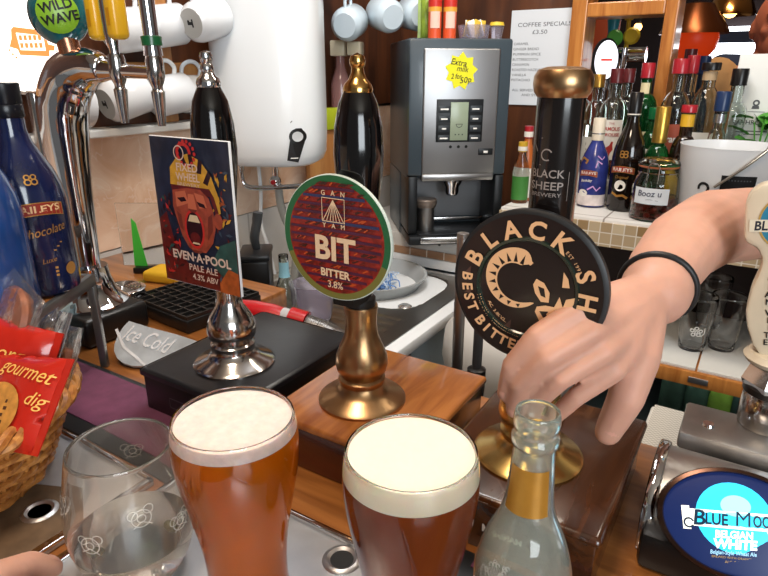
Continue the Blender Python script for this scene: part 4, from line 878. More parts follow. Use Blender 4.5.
sk = obj('star_sticker', bm, mat('fluorescent yellow', 'e8e21c', .6), t); sk['label'] = 'fluorescent yellow star price sticker'
art('handwriting', sk, m_flat(TR(-.001, -.0079, .482) @ Matrix.Scale(1.35, 4)), [(s_text('Extra', .0165, -.006, .016, .005, .2, -.15, width=.032), BLACKPRINT), (s_text('milk', .015, .002, .004, .005, .2, -.1, width=.024), BLACKPRINT), (s_text('2 for', .014, -.010, -.010, .005, .2, 0, width=.022), BLACKPRINT), (s_text('50p', .016, .009, -.017, .005, .2, .1, width=.024), BLACKPRINT)])
def cm_pt(u, v, z): return (cx0+u*math.cos(CMR)-v*math.sin(CMR), cy0+u*math.sin(CMR)+v*math.cos(CMR), .999+z)
t = thing('steel_shaker', 'small steel shaker cup with a lid standing on the machine drip shelf', 'shaker', cm_pt(-.080, .040, .032), PS)
bm = B(); lathe(bm, [(0, 0), (.025, 0), (.026, .003), (.026, .072), (0, .072)], 32); obj('shaker_cup', bm, STEEL, t)
bm = B(); lathe(bm, [(0, .072), (.030, .072), (.030, .079), (.033, .080), (.033, .092), (.028, .096), (0, .096)], 32); obj('shaker_lid', bm, mat('brownish lid', '8f8177', .35, .7), t)
# things on top of the machine
z_ = .566
for k, (u, lab) in enumerate(((-.055, 'orange and red snack tube on the coffee machine, left of the pair'), (-.012, 'orange and red snack tube on the coffee machine, right of the pair'))):
    t = thing('snack_tube', lab, 'snack', cm_pt(u, .10, z_), PS, 'snack tubes on the coffee machine')
    bm = B(); lathe(bm, [(0, 0), (.0185, 0), (.0185, .125), (0, .126)], 24); obj('tube_body', bm, mat('tube orange', 'd9542c', .4), t)
    patch('pale_label', t, .0186, -PI/2, .75, .028, .070, mat('tube label', 'e9c2b0', .5)); patch('red_band', t, .0186, -PI/2, 1.5, .082, .125, mat('tube red', 'c22f25', .4)); patch('yellow_band', t, .0186, -PI/2, 1.5, .070, .082, mat('tube yellow', 'e0a23c', .4))
t = thing('crisp_bag', 'green and yellow snack bag behind the orange tubes', 'snack', cm_pt(-.062, .14, z_), PS)
bm = B(); pillow(bm, .05, .12, .03); bm.transform(TR(0, 0, .06) @ R3(PI/2)); obj('bag_body', bm, mat('green yellow bag', '8fa83a', .3, var=.6, vscale=20), t)
t = thing('sachet_tub', 'clear plastic tub of yellow and white sachets on the coffee machine', 'tub', cm_pt(.055, .09, z_), PS)
bm = B(); lathe(bm, [(0, 0), (.040, 0), (.046, .036), (.044, .036), (.038, .003), (0, .003)], 28); obj('tub_shell', bm, mat('cloudy plastic', 'dcd6e6', .15, trans=.8), t)
SY, SWH = mat('sachet yellow', 'e2bd3a', .5), mat('sachet white', 'e8e6e0', .5)
for k in range(9):
    a = k*2.4; bm = B(); box(bm, -.014, .014, -.002, .002, -.022, .022, .001)
    o = obj('sachet', bm, (SY, SWH)[k % 2]); q = cm_pt(.055+.018*math.cos(a), .09+.018*math.sin(a), z_+.0265); o.location = q; o.rotation_euler = (.25*math.cos(a), .35*math.sin(a), PS+k)
    tag(o, ('yellow' if k % 2 == 0 else 'white')+' paper sachet standing in the clear tub on the coffee machine', 'sachet', 'yellow sachets in the tub' if k % 2 == 0 else 'white sachets in the tub')
t = thing('portion_cup', 'tiny clear portion cup with yellow lid beside the sachet tub', 'cup', cm_pt(.118, .08, z_), PS)
bm = B(); lathe(bm, [(0, 0), (.014, 0), (.020, .035), (0, .035)], 20); obj('cup_body', bm, mat('cloudy plastic', 'dcd6e6', .15, trans=.8), t)
bm = B(); lathe(bm, [(0, .035), (.021, .035), (.018, .044), (0, .046)], 20); obj('cup_lid', bm, SY, t)
# poster
q0, q1 = AY(512, 12, 2.015), AY(571, 105, 2.015)
t = thing('menu_poster', 'white printed coffee specials menu pinned to the dark wooden wall', 'poster', ((q0.x+q1.x)/2, 2.0165, (q0.z+q1.z)/2))
w, h = (q1.x-q0.x)/2, (q0.z-q1.z)/2+.004
bm = B(); box(bm, -w, w, -.0015, .0015, -h, h); sh = obj('paper_sheet', bm, PAPER, t)
Mp = m_flat(TR(0, -.0016, 0)); k = w/.105
tx = [('COFFEE SPECIALS', .0165, 0, .100, .165), ('£3.50', .0165, -.012, .078, .046)]
lines = ['CARAMEL', 'GINGER BREAD', 'PUMPKIN SPICE', 'BUTTERSCOTCH', 'CINNAMON', 'ROASTED HAZELNUT', 'VANILLA', 'PISTACHIO']
L = [(s_text(a, s*k, x*k, y, 0, width=wd*k), INKP) for a, s, x, y, wd in tx]
for i, ln_ in enumerate(lines):
    wd = .0068*len(ln_)*k; L.append((s_text(ln_, .0105*k, -.092*k+wd/2, .044-i*.0158, 0, width=wd), INKP))
L += [(s_text('ALL SERVED WITH CREAM', .0105*k, -.012*k, -.098, 0, width=.15*k), INKP), (s_text('AND SYRUP', .0105*k, -.02*k, -.113, 0, width=.07*k), INKP)]
art('lettering', sh, Mp, L)
# ledge items left of the machine
p = AD(386, 226, 1.72)
t = thing('grey_cup', 'small grey cup behind the round red clip, left of the coffee machine', 'cup', (-.93, 1.64, .999))
bm = B(); lathe(bm, [(0, 0), (.024, 0), (.030, .075), (.031, .08), (.028, .08), (.022, .006), (0, .006)], 28); obj('cup_body', bm, mat('grey cup', '8c9092', .4), t)
bm = B(); tube(bm, smoothpts([(.0, 0, .01), (.008, .006, .08), (.012, .012, .16)], 4), .004, 8, flat=.6); ball(bm, (.0125, .013, .18), .018, .9, .3, 1.3); o = obj('wooden_spoon', bm, mat('spoon wood', '9a6a3e', .5)); o.location = (-.93, 1.64, 1.006)
tag(o, 'wooden spoon standing in the small grey cup', 'spoon')
p = AD(308, 178, 1.62)
t = tag(obj('chopping_board', box(B(), -.11, .11, -.012, .012, -.21, .21, .004), PINEW), 'light wooden board leaning on the tiled wall below the heater', 'board'); t.location = (-1.11, 1.50, 1.108); t.rotation_euler = (0, 0, PI/2-.25)
t = thing('cloth_box', 'yellow-green carton standing on the wooden board ledge below the heater', 'carton', (-1.11, 1.50, 1.3185), PI/2-.25)
bm = B(); box(bm, -.07, .07, -.02, .02, 0, .06, .002); obj('carton_body', bm, mat('yellow green', 'a7b024', .4), t)

# items on the sink side: black bin, small bottle, gun
p = AZ(255, 330, 1.1)
t = thing('knock_out_bin', 'black square bin with a grey brush handle behind the chrome pump', 'bin', (-.985, 1.0, .898), PS+.1)
bm = B(); box(bm, -.034, .034, -.05, .05, 0, .17, .006); obj('bin_body', bm, BLACKP, t)
bm = B(); box(bm, -.037, .037, -.054, .054, .17, .185, .005); obj('bin_lid', bm, mat('bin lid', '1f2022', .3), t)
bm = B(); tube(bm, smoothpts([(.002, .01, .185), (.000, .0, .215), (.008, -.0, .25), (.012, 0, .275)], 4), [.009, .011, .011, .012], 12); obj('brush_handle', bm, mat('dark grey grip', '3a3e42', .5), t)
t = thing('small_bottle', 'little clear bottle with a pale blue neck label on the drainer', 'bottle', (-.867, .965, .898))
SB = dense([(.022, 0), (.026, .004), (.026, .10), (.024, .115), (.014, .145), (.011, .165), (.011, .20)], 2)
bm = B(); lathe(bm, shell(SB, .002, .006), 32); obj('bottle_body', bm, GLASSB, t)
patch('neck_label', t, 0, -PI/2+.6, 1.4, .150, .185, mat('pale blue label', '8fc4d6', .4), prof=lambda z: radius_at(SB, z))
t = thing('draining_cup', 'clear plastic jug draining beside the small bottle', 'jug', (-.885, 1.085, .898))
bm = B(); lathe(bm, shell(dense([(.040, 0), (.045, .01), (.052, .08), (.054, .095)], 2), .002, .006), 32); obj('jug_body', bm, mat('cloudy plastic', 'dcd6e6', .15, trans=.8), t)
t = tag(obj('lemon_piece', ball(B(), (0, 0, .012), .016, 1.2, .9, .8), mat('lemon', 'd9be4a', .5)), 'yellow lemon wedge lying on the steel drainer', 'fruit'); t.location = (-.80, 1.13, .8975)
a = AD(212, 322, .94); b = AD(320, 333, .90)
t = thing('dispense_gun', 'red and clear drinks gun on a ribbed steel hose behind the black pump box', 'drinks gun', (-.70, .605, 1.093))
def G(px, py, d_, dz=0): q = AD(px, py, d_)-Vector((-.70, .60, 1.1)); return (q.x, q.y, q.z+dz)
RG = mat('gun red', 'b3161c', .25, coat=.5)
bm = B(); tube(bm, [G(236, 303, .98), G(250, 307, .975), G(270, 311, .97), G(281, 314, .965)], [.014, .020, .0205, .018], 16, flat=.8); obj('gun_head', bm, RG, t)
bm = B(); tube(bm, [G(280, 314, .966), G(290, 317, .962)], .0165, 16); obj('clear_joint', bm, mat('clear joint', 'e2e4e6', .12, trans=.4), t)
bm = B(); tube(bm, [G(288, 316, .963), G(304, 321, .957)], .0205, 18); obj('red_grip', bm, RG, t)
pts = smoothpts([G(303, 321, .957), G(315, 325, .955), G(330, 332, .95), G(345, 343, .93), G(362, 362, .92), G(372, 380, .93)], 14)
bm = B(); tube(bm, pts, [.0150+.0022*(i % 2) for i in range(len(pts))], 14); obj('steel_hose', bm, STEEL, t)
bm = B(); tube(bm, [G(214, 322, .955), G(222, 305, .965), G(233, 302, .98)], [.014, .016, .012], 14); obj('nozzle', bm, mat('pink plastic', 'c9525a', .3), t)
# poles behind the boxes
t = thing('steel_pipe', 'upright steel pipe rising behind the pump boxes by the round black clip', 'pipe', (-.338, .750, 0))
bm = B(); lathe(bm, [(0, 0), (.025, 0), (.025, .006), (.0085, .008), (.0085, 1.27), (0, 1.272)], 20); obj('pipe_shaft', bm, STEEL, t)
t = thing('black_hose', 'thin black upright hose with a collar between the pump boxes', 'hose', (-.300, .735, 0))
bm = B(); lathe(bm, [(0, 0), (.02, 0), (.02, .006), (.007, .01), (.007, 1.16), (0, 1.162)], 18); obj('hose_shaft', bm, mat('dark hose', '3a3a3c', .35), t)
bm = B(); lathe(bm, [(.0075, 1.03), (.0125, 1.032), (.0135, 1.05), (.011, 1.055), (.0135, 1.06), (.0135, 1.075), (.0075, 1.078)], 18); obj('collar', bm, BLACKP, t)
t = thing('pedal_bin', 'white rounded plastic bin standing behind the pump boxes', 'bin', (-.42, 1.22, 0))
bm = B(); lathe(bm, [(0, 0), (.12, 0), (.125, .02), (.15, .84), (.155, .86), (.15, .92), (.12, .965), (.06, .985), (0, .99)], 48); obj('bin_shell', bm, mat('off white plastic', 'cfccc6', .45), t)
for k, (yy, lab) in enumerate(((1.00, 'grey folded cloth hanging on the white sink cabinet, nearer one'), (1.09, 'grey folded cloth hanging on the white sink cabinet, farther one'))):
    bm = B(); prof = []
    nx = 10; rows = []
    for j in range(13):
        z = .86-.26*j/12; rows.append([bm.verts.new((.006+.010*math.sin(i*1.1+j*.15)*.6+.006, (i/nx-.5)*.07*(1+.15*j/12), z)) for i in range(nx+1)])
    for r0, r1 in zip(rows, rows[1:]):
        for i in range(nx): bm.faces.new((r0[i], r0[i+1], r1[i+1], r1[i]))
    o = obj('hanging_cloth', bm, mat('grey cloth', '8f989c', .9), None); o.location = (-.632, yy, -.01); sm = o.modifiers.new('s', 'SOLIDIFY'); sm.thickness = .006; sm.offset = 1
    tag(o, lab, 'cloth', 'cloths on the sink cabinet')

# ================================================================== SPIRITS ON THE BACK COUNTER
t = thing('riser_step', 'low white step at the back of the counter lifting the spirit bottles', 'riser', (0, 0, 1.1255))
bm = B(); box(bm, -.52, 1.2, 1.80, 1.985, 0, .062, .003); obj('step_body', bm, mat('riser white', 'cbc7c0', .5), t)
RZ2 = 1.188
def sp(r, h, hs=.60, hn=.74, rn=.0145, foot=.004):
    return [(r*.92, 0), (r, foot), (r, h*hs)]+[(rn+(r-rn)*math.cos(a)**1.3, h*(hs+(hn-hs)*math.sin(a))) for a in (.3, .6, .9, 1.2, 1.45)]+[(rn, h*hn), (rn, h*.9)]
def spirit(label, px, py_base, y, r, h, glass, capm, cap0=.87, hs=.60, hn=.74, rn=.0145, liquid=None, lvl=.5, rcap=None, group=None, z=RZ2, solid=False, rot=0.):
    x = AY(px, py_base, y).x
    t = thing('spirit_bottle', label, 'bottle', (x, y, z), rot, group)
    prof = sp(r, h, hs, hn, rn)
    bm = B()
    lathe(bm, [(0, 0)]+prof+[(0, h*.9)] if solid else shell(prof, .003, .006), 36); g = obj('bottle_glass', bm, glass, t)
    if liquid:
        zs = [.007]+[zz for rr_, zz in prof if .01 < zz < h*lvl]+[h*lvl]
        bm = B(); lathe(bm, [(0, .007)]+[(radius_at(prof, zz)-.0026, zz) for zz in zs]+[(0, h*lvl)], 36); obj('spirit', bm, liquid, t)
    rc = rcap or rn+.0035
    bm = B(); lathe(bm, [(rn+.0006, h*cap0), (rc, h*cap0+.001), (rc, h-.002), (rc-.001, h), (0, h)], 28); obj('cap', bm, capm, t)
    return t
def lab(t, name, r, half, z0, z1, m, txt=(), a=None):
    a = -PI/2+(a or 0.); p = patch(name, t, r, a, half, z0, z1, m, off=.0006)
    if txt: art('lettering', p, m_cyl(r, a, (z0+z1)/2), list(txt), w0=.0012)
    return p
GC, SC, RC, MC, BC, GRC, NC = mat('gold cap', 'b58a3f', .3, .8), mat('silver cap', 'b9bcc0', .25, .9), mat('red cap', 'a5202c', .3, coat=.3), mat('maroon cap', '551a1d', .3), mat('black cap', '121112', .3), mat('green cap', '14693c', .25, .3), mat('navy cap', '1f3358', .3)
CRM, LW = mat('label cream', 'dfd0a6', .5), mat('label white', 'e2dcd2', .5)
CLEAR = mat('colourless spirit', 'ffffff', 0., trans=1., ior=1.34)
G1 = 'spirit bottles on the back counter'
LOOK = -.30                      # bottles are turned a little towards the room
for k, (px, lb, yb_) in enumerate(((577, 'clear bottle with gold cap next to the wooden post, left of two', 1.957), (591, 'clear bottle with gold cap next to the wooden post, right of two', 1.90))):
    t = spirit(lb, px, 150, yb_, .030, .285, GLASSB, GC, liquid=CLEAR, group=G1); lab(t, 'paper_label', .030, 1.2, .04, .11, mat('pale label', 'b9b6ac', .5), [(s_rect(-.02, .01, .02, .018), BLACKPRINT), (s_rect(-.018, -.005, .018, .001), BLACKPRINT)], .3)
t = spirit('whisky bottle with maroon cap and red bird on its white label', 608, 150, 1.845, .038, .300, GLASSB, MC, liquid=AMBERG, lvl=.12, group=G1)
RB = mat('bird red', 'a8322a', .5)
lab(t, 'paper_label', .038, .85, .055, .165, LW, [(s_text('THE', .008, 0, .045, .0), RB), (s_text('FAMOUS', .0145, 0, .030, .02, width=.046), RB), (s_text('GROUSE', .0125, 0, .014, .02, width=.046), RB), (s_poly([(-.006, -.048), (-.014, -.034), (-.010, -.022), (.0, -.014), (.004, -.004), (.009, -.004), (.008, -.014), (.010, -.026), (.004, -.036), (.002, -.048)]), RB)], .25)
t = spirit('whisky bottle with maroon cap, just behind the red bird label bottle', 619, 150, 1.945, .034, .300, GLASSB, MC, liquid=AMBERG, lvl=.3, group=G1)
t = spirit('green whiskey bottle with a red cap and cream label', 637, 150, 1.925, .037, .315, GREENG, RC, liquid=mat('green tint drink', '5d6a20', 0., trans=.9, ior=1.34), lvl=.4, group=G1)
lab(t, 'paper_label', .037, .9, .04, .13, CRM, [(s_text('JAMESON', .0175, 0, .012, .015, width=.056), BLACKPRINT), (s_text('IRISH WHISKEY', .006, 0, -.008, 0, width=.05), BLACKPRINT)], .2); lab(t, 'neck_label', .0147, .9, .215, .262, CRM, [(s_circ(0, -.012, .006, 14), GLD)])
t = spirit('green bottle with a shiny green cap left of the red-brown label', 650, 150, 1.845, .028, .20, GREENG, GRC, .84, .5, .68, group=G1); lab(t, 'paper_label', .028, .8, .03, .09, LW, [(s_rect(-.01, -.004, .01, .004), RB)])
t = spirit('clear bottle with a bright red cap and red-brown label', 668, 150, 1.915, .041, .325, GLASSB, RC, .88, .52, .74, .0155, liquid=CLEAR, lvl=.2, group=G1, rcap=.0215)
lab(t, 'paper_label', .041, .9, .05, .155, mat('brown red label', '9c4a34', .5), [(s_text("Grant's", .026, 0, .012, .025, .1, width=.062), LW), (s_rect(-.03, -.018, .03, -.016), LW), (s_rect(-.022, -.028, .022, -.026), LW)], .25)
t = spirit('clear bottle with a red cap rising behind the red-brown label bottle, beyond the hatch', 679, 150, 2.135, .030, .40, GLASSB, RC, group=G1, z=1.1255)
t = spirit('clear wide-shouldered bottle with a broad black stopper and white label', 697, 150, 1.93, .040, .315, GLASSB, BC, .935, .46, .80, .017, liquid=CLEAR, lvl=.1, group=G1, rcap=.024)
lab(t, 'paper_label', .040, .7, .06, .135, LW, [(s_text('DALMORE', .014, 0, .008, .005, width=.056), BLACKPRINT), (s_rect(-.02, -.012, .02, -.010), BLACKPRINT)], .1); lab(t, 'cork_collar', .0175, 3.1, .27, .293, mat('tan collar', 'b59a78', .5))
t = spirit('clear square-shouldered bottle with black cap and slanted black label', 726, 150, 1.868, .032, .300, GLASSB, BC, .86, .62, .72, .0155, liquid=CLEAR, lvl=.08, group=G1, rcap=.0195)
p_ = lab(t, 'slanted_label', .032, .9, .05, .12, mat('black label', '17171a', .4), [(s_text('JOHNNIE WALKER', .010, 0, .01, .01, 0, .35, width=.06), GLD)], -.2)
t = spirit('slim bottle with a navy cap and silver neck rings, in front of the black label', 714, 150, 1.825, .0215, .245, GLASSB, NC, .80, .46, .62, .0145, group=G1); lab(t, 'silver_ring', .0150, 3.1, .168, .190, SC)
t = spirit('dark blue bottle rising between the red caps, beyond the hatch', 654, 150, 2.16, .030, .42, mat('ink blue glass', '141e40', .1, coat=.4), NC, solid=True, group=G1, z=1.1255)
# front row on the counter itself
zc = 1.1255
x = AY(590, 205, 1.725).x
t = thing('liqueur_bottle', 'small blue cream liqueur bottle with pink swirls on the white tiled counter', 'bottle', (x, 1.725, zc), -.1)
bm = B(); lathe(bm, liqueur_prof(.0385, .2375), 40); obj('bottle_body', bm, mat('violet blue sleeve', '2a3478', .25, coat=.4, var=.4, vscale=30), t)
bm = B(); lathe(bm, [(.0125, .178), (.0165, .18), (.0165, .2345), (.015, .2375), (0, .2375)], 28); obj('cap', bm, mat('cream cap', 'd9cdb8', .4), t)
patch('white_base', t, .0385, -PI/2, 1.5, .006, .036, mat('pale swirl', 'd8ccc8', .4, var=.25, vscale=50)); patch('silver_ring', t, .0166, -PI/2, 3.1, .196, .199, SC)
PK = mat('pink swirl', 'c99ad0', .4)
mp = m_cyl(.0385, -PI/2, .08)
art('lettering', t, mp, [(arch(-.028, .022, .004, .004, .0150), GLD), (arch(-.027, .021, .005, .004, .013), RED), (s_text('BAILEYS', .0105, -.003, .0145, .02, width=.042), LW), (s_text('Birthday', .010, -.006, -.006, .01, .3, .1, width=.032), LW), (s_circ(-.012, -.04, .013, 20, .010), LW), (s_line([(.0, -.03), (.014, -.02), (.024, -.032), (.034, -.022)], .004), PK), (s_line([(.016, .03), (.020, .048), (.032, .040)], .0035), PK), (s_line([(-.03, .045), (-.02, .055), (-.006, .048), (-.012, .040)], .006), GLD), (s_line([(.018, .062), (.030, .052), (.036, .06)], .003), PK)], w0=.001)
x = AY(621, 212, 1.72).x
t = thing('liqueur_bottle', 'dark cream liqueur bottle standing between the blue bottle and the jar', 'bottle', (x, 1.72, zc), -.12)
bm = B(); lathe(bm, liqueur_prof(.0415, .305), 40); obj('bottle_body', bm, mat('near black brown glass', '120b08', .1, coat=.5), t)
bm = B(); lathe(bm, [(.014, .245), (.0165, .248), (.0165, .303), (.015, .305), (0, .305)], 28); obj('cap', bm, BC, t); patch('white_ring', t, .0166, -PI/2, 3.1, .2495, .2525, LW)
mp = m_cyl(.0415, -PI/2, .10)
art('lettering', t, mp, [(arch(-.032, .032, .0, .005, .0165), GLD), (arch(-.031, .031, .001, .005, .0145), RED), (s_text('BAILEYS', .0125, 0, .0115, .02, width=.052), LW), (s_circ(0, -.030, .0145, 24), LW), (s_line([(-.02, -.05), (-.005, -.058), (.010, -.055), (.022, -.062)], .006), GLD), (s_text('Original', .011, 0, -.008, 0, .3, 0, width=.034), GLD)], w0=.001)
art('monogram', t, m_cyl(.0385, -PI/2, .152), [(s_ring(-.004, .004, .003, .0055), GLD), (s_ring(-.004, -.004, .003, .0060), GLD), (s_ring(.005, .004, .003, .0055), GLD), (s_ring(.005, -.004, .003, .0060), GLD)], w0=.003)
x = AY(652, 215, 1.65).x
t = thing('storage_jar', 'clip-top glass jar of red fruit with a handwritten white label', 'jar', (x, 1.65, zc), -.1)
JP = [(.052, 0), (.056, .004), (.057, .012), (.057, .085), (.054, .100), (.046, .112), (.0455, .128)]
bm = B(); lathe(bm, shell(JP, .003, .006), 44); obj('jar_glass', bm, GLASSB, t)
bm = B(); lathe(bm, [(0, .131), (.047, .131), (.049, .1335), (.047, .136), (0, .136)], 40); obj('rubber_seal', bm, mat('orange seal', 'b8653a', .5), t)
bm = B(); lathe(bm, [(0, .1362), (.050, .1362), (.051, .141), (.045, .148), (.035, .152), (0, .153)], 40); obj('glass_lid', bm, GLASSB, t)
bm = B(); tube(bm, [(-.0125, -.050, .075), (-.0125, -.0485, .137), (-.005, -.051, .145), (.005, -.051, .145), (.0125, -.0485, .137), (.0125, -.050, .075)], .0016, 8)
tube(bm, [(.0475*math.cos(2*PI*k/40), .0475*math.sin(2*PI*k/40), .119) for k in range(40)], .0014, 6, closed=True); obj('wire_clip', bm, CHROME, t)
p_ = patch('paper_label', t, .057, -PI/2+.05, .75, .045, .085, PAPER, off=.0008)
art('handwriting', p_, m_cyl(.057, -PI/2+.05, .066), [(s_text('Booz u', .021, -.004, .005, .008, .1, .03, width=.056), mat('pen ink', '3a3f55', .6)), (s_line([(-.01, -.010), (.0, -.0085), (.018, -.011)], .0008), mat('pen ink', '3a3f55', .6))], w0=.0014)
bm = B(); lathe(bm, [(0, .0065), (.0535, .0065), (.0538, .060), (0, .060)], 40); obj('red_liquor', bm, mat('red liquor', 'd98a7c', .05, trans=.95, ior=1.34), t)
FR = mat('soaked fruit', 'a8483a', .4, var=.3, vscale=80)
rnd = random.Random(4); k = 0
proto = None
for ring, nn, rr_ in ((0, 11, .044), (1, 7, .028), (0, 11, .044), (1, 7, .028)):
    for i in range(nn):
        a = 2*PI*(i+.5*(k % 2))/nn; zz = .016+.015*(k//1 if k else 0)
        if proto is None: proto = obj('soaked_berry', ball(B(), (0, 0, 0), .0082, 1, 1, .85, u=12, v=8), FR); o = proto
        else: o = proto.copy(); COL.objects.link(o)
        o.location = (t.location.x+rr_*math.cos(a), t.location.y+rr_*math.sin(a), zc+.0155+.0145*k/1.0*.9)
        tag(o, 'red soaked berry inside the clip-top jar', 'fruit', 'berries in the clip-top jar')
    k += 1
t = spirit('sparkling wine bottle with a gold foil neck behind the clip-top jar', 657, 155, 1.758, .032, .27, GREENG, mat('gold foil', 'c9a24a', .3, .85, bump=.3, bscale=80), .66, .45, .64, .0150, z=zc, group=G1, solid=True)
t = spirit('dark rum bottle with red cap and yellow neck band beside the white bucket', 681, 160, 1.768, .031, .275, DARKG, RC, .93, .55, .72, .0155, z=zc, group=G1, solid=True)
lab(t, 'yellow_band', .0160, 3.1, .222, .252, mat('rum yellow', 'd8a82a', .45)); lab(t, 'paper_label', .031, 1.2, .03, .13, mat('rum yellow', 'd8a82a', .45), [(s_rect(-.03, .02, .03, .036), RB), (s_rect(-.025, -.02, .025, -.006), RB)])
# syrup bottles by the machine
for k, (px, y, m_, c_, lb, bl) in enumerate(((508, 1.66, mat('green label', '3d7a34', .45), mat('yellow cap', 'c9a02c', .4), 'syrup bottle with green label and yellow cap beside the coffee machine', 'green'), (519, 1.70, mat('orange brown syrup', 'b5602a', .3), RC, 'syrup bottle with red cap and white label beside the coffee machine', 'red'))):
    x = AY(px, 205, y).x
    t = thing('syrup_bottle', lb, 'bottle', (max(x, -.578), y, zc), 0, 'syrup bottles beside the machine')
    h = (.17, .21)[k]
    bm = B(); lathe(bm, [(0, 0), (.022, 0), (.0235, .004), (.0235, h*.5), (.020, h*.62), (.011, h*.78), (.010, h*.9), (0, h*.9)], 28); obj('bottle_body', bm, (GLASSB, mat('orange brown syrup', 'b5602a', .3))[k], t)
    bm = B(); lathe(bm, [(.0105, h*.84), (.0125, h*.845), (.0125, h), (0, h)], 20); obj('cap', bm, c_, t)
    patch('paper_label', t, .0235, -PI/2+.3, 1.3, .01, h*.45, (m_, LW)[k]); patch('neck_band', t, .0128, -PI/2+.3, 1.3, h*.86, h*.93, LW)
# white ice bucket with rod, mint, white carton
bp = AY(731, 165, 1.66)
t = thing('ice_bucket', 'large white bucket with a black square print behind the arm', 'bucket', (bp.x, 1.68, zc), 0)
BT = AY(731, 150, 1.562).z-zc
bm = B(); lathe(bm, [(0, 0), (.098, 0), (.101, .004), (.117, BT-.006), (.119, BT), (.115, BT), (.097, .008), (0, .008)], 64); bs = obj('bucket_shell', bm, mat('bucket white', 'e6e8ea', .35, coat=.2), t)
rb_ = lambda z: .101+.016*(z-.004)/(BT-.01)+.0004
mb_ = lambda u, v, w: Vector(((rb_(.130+v)+w)*math.cos(-PI/2+u/.11), (rb_(.130+v)+w)*math.sin(-PI/2+u/.11), .130+v))
art('black_print', bs, mb_, [(([( -.010+.07*i/8, yy) for i in range(9) for yy in (-.04, .004)], [[2*i, 2*i+1, 2*i+3, 2*i+2] for i in range(8)]), BLACKPRINT), (s_ring(-.045, -.030, .008, .014, -40, 200), BLACKPRINT)]+[(s_rect(.004+.006*k_, -.008, .007+.006*k_, -.005), mat('grey ink', '55585e', .7)) for k_ in range(8)], w0=.0012)
q0 = AD(722, 190, 1.22); q1 = AD(775, 138, 1.24)
mint = thing('mint_plant', 'fresh green mint sprig leaning behind the white bucket', 'plant', (AY(764, 120, 1.855).x, 1.855, RZ2))
LEAF = mat('mint leaf', '4f9a35', .45, var=.35, vscale=50, bump=.4, bscale=150)
bm = B(); lathe(bm, [(0, 0), (.028, 0), (.036, .07), (.033, .07), (.027, .005), (0, .005)], 24); obj('pot', bm, WHITEP, mint)
rnd = random.Random(11)
for k in range(22):
    a = rnd.uniform(0, 2*PI); r = rnd.uniform(.005, .042); z = rnd.uniform(.09, .185); ln = rnd.uniform(.042, .06)
    bm = B(); rows = []
    for j in range(7):
        u = j/6; w = .025*math.sin(PI*min(1, u*.92+.04))**.8; rows.append([bm.verts.new((u*ln, w*s, -.008*u*u*4*.3+.004*abs(s)+.0012*math.sin(j*3))) for s in (-1, -.5, 0, .5, 1)])
    for r0, r1 in zip(rows, rows[1:]):
        for i in range(4): bm.faces.new((r0[i], r0[i+1], r1[i+1], r1[i]))
    bm.transform(TR(r*math.cos(a), r*math.sin(a), z) @ R3(0, 0, a) @ R3(rnd.uniform(-.5, .9), rnd.uniform(-.9, .3), 0)); obj('leaf', bm, LEAF, mint)
bm = B()
for k in range(4): tube(bm, smoothpts([(0, 0, .02), (.008*math.cos(k*1.6), .008*math.sin(k*1.6), .1), (.02*math.cos(k*1.6), .02*math.sin(k*1.6), .17)], 4), .0018, 6)
obj('stem', bm, LEAF, mint)
t = thing('bucket_tongs', 'steel tongs handle leaning across the white bucket', 'tongs', (0, 0, 0))
bc_ = Vector((bp.x, 1.68, zc))
def rim(a, r, z): return bc_+Vector((r*math.cos(a), r*math.sin(a), z))
bm = B(); tube(bm, smoothpts([rim(-1.75, .118, BT-.085), rim(-1.30, .121, BT-.035), rim(-.95, .124, BT+.008), rim(-.88, .110, BT+.012), rim(-.80, .09, BT-.03), rim(-.7, .075, BT-.10)], 6), .0065, 12, flat=.5); obj('tong_arm', bm, mat('tong steel', 'a09a90', .3, .9), t)
cxn = AY(747, 140, 1.935)
t = thing('whisky_carton', 'tall white whisky carton with small grey print behind the bucket', 'carton', (cxn.x+.002, 1.946, RZ2), .0)
bm = B(); box(bm, -.055, .055, -.038, .038, 0, .335, .002); cb = obj('carton_body', bm, mat('carton white', 'e4e6e4', .5), t)
art('lettering', cb, m_flat(TR(0, -.0383, 0)), [(s_text('LAPHROAIG', .0165, .004, .165, .008, width=.088), mat('dark green ink', '3a4540', .6)), (s_rect(-.03, .142, .04, .1445), INKP), (s_rect(-.022, .134, .032, .1365), INKP), (s_rect(-.02, .192, .026, .1935), INKP), (s_ring(.003, .215, .004, .008), INKP), (s_poly([(-.004, .208), (.010, .208), (.012, .2), (-.006, .2)]), INKP)])

# glasses and cans below
PG_ = dense([(.030, 0), (.032, .004), (.034, .03), (.040, .09), (.0445, .125), (.0435, .148)], 2)
for k, (px, y, lb) in enumerate(((694, 1.66, 'upright clear beer glass with a white flower mark on the lower shelf'), (724, 1.70, 'upright clear beer glass without print on the lower shelf, right of the flower one'), (706, 1.85, 'clear beer glass at the back of the lower shelf, between the front two'))):
    x = AY(px, 330, y).x; t = thing('beer_glass', lb, 'glass', (x, y, .7905), 0, 'clean glasses on the lower shelf')
    bm = B(); lathe(bm, shell(PG_, .0022, .008), 36); g = obj('glass_body', bm, GLASS, t)
    if k == 0:
        mg = lambda u, v, w: Vector(((.0372+.0005+.12*v+w)*math.cos(-PI/2+.2+u/.037), (.0372+.0005+.12*v+w)*math.sin(-PI/2+.2+u/.037), .060+v))
        art('flower_mark', g, mg, [(s_ring(.010*math.cos(q), .010*math.sin(q), .003, .0055, 0, 360, 14), WHITE) for q in (.3, 1.6, 2.8, 4.1, 5.4)]+[(s_ring(0, 0, .002, .004, 0, 360, 12), WHITE), (s_line([(.012, -.012), (.02, -.004), (.018, .012)], .003), WHITE)], w0=.001)
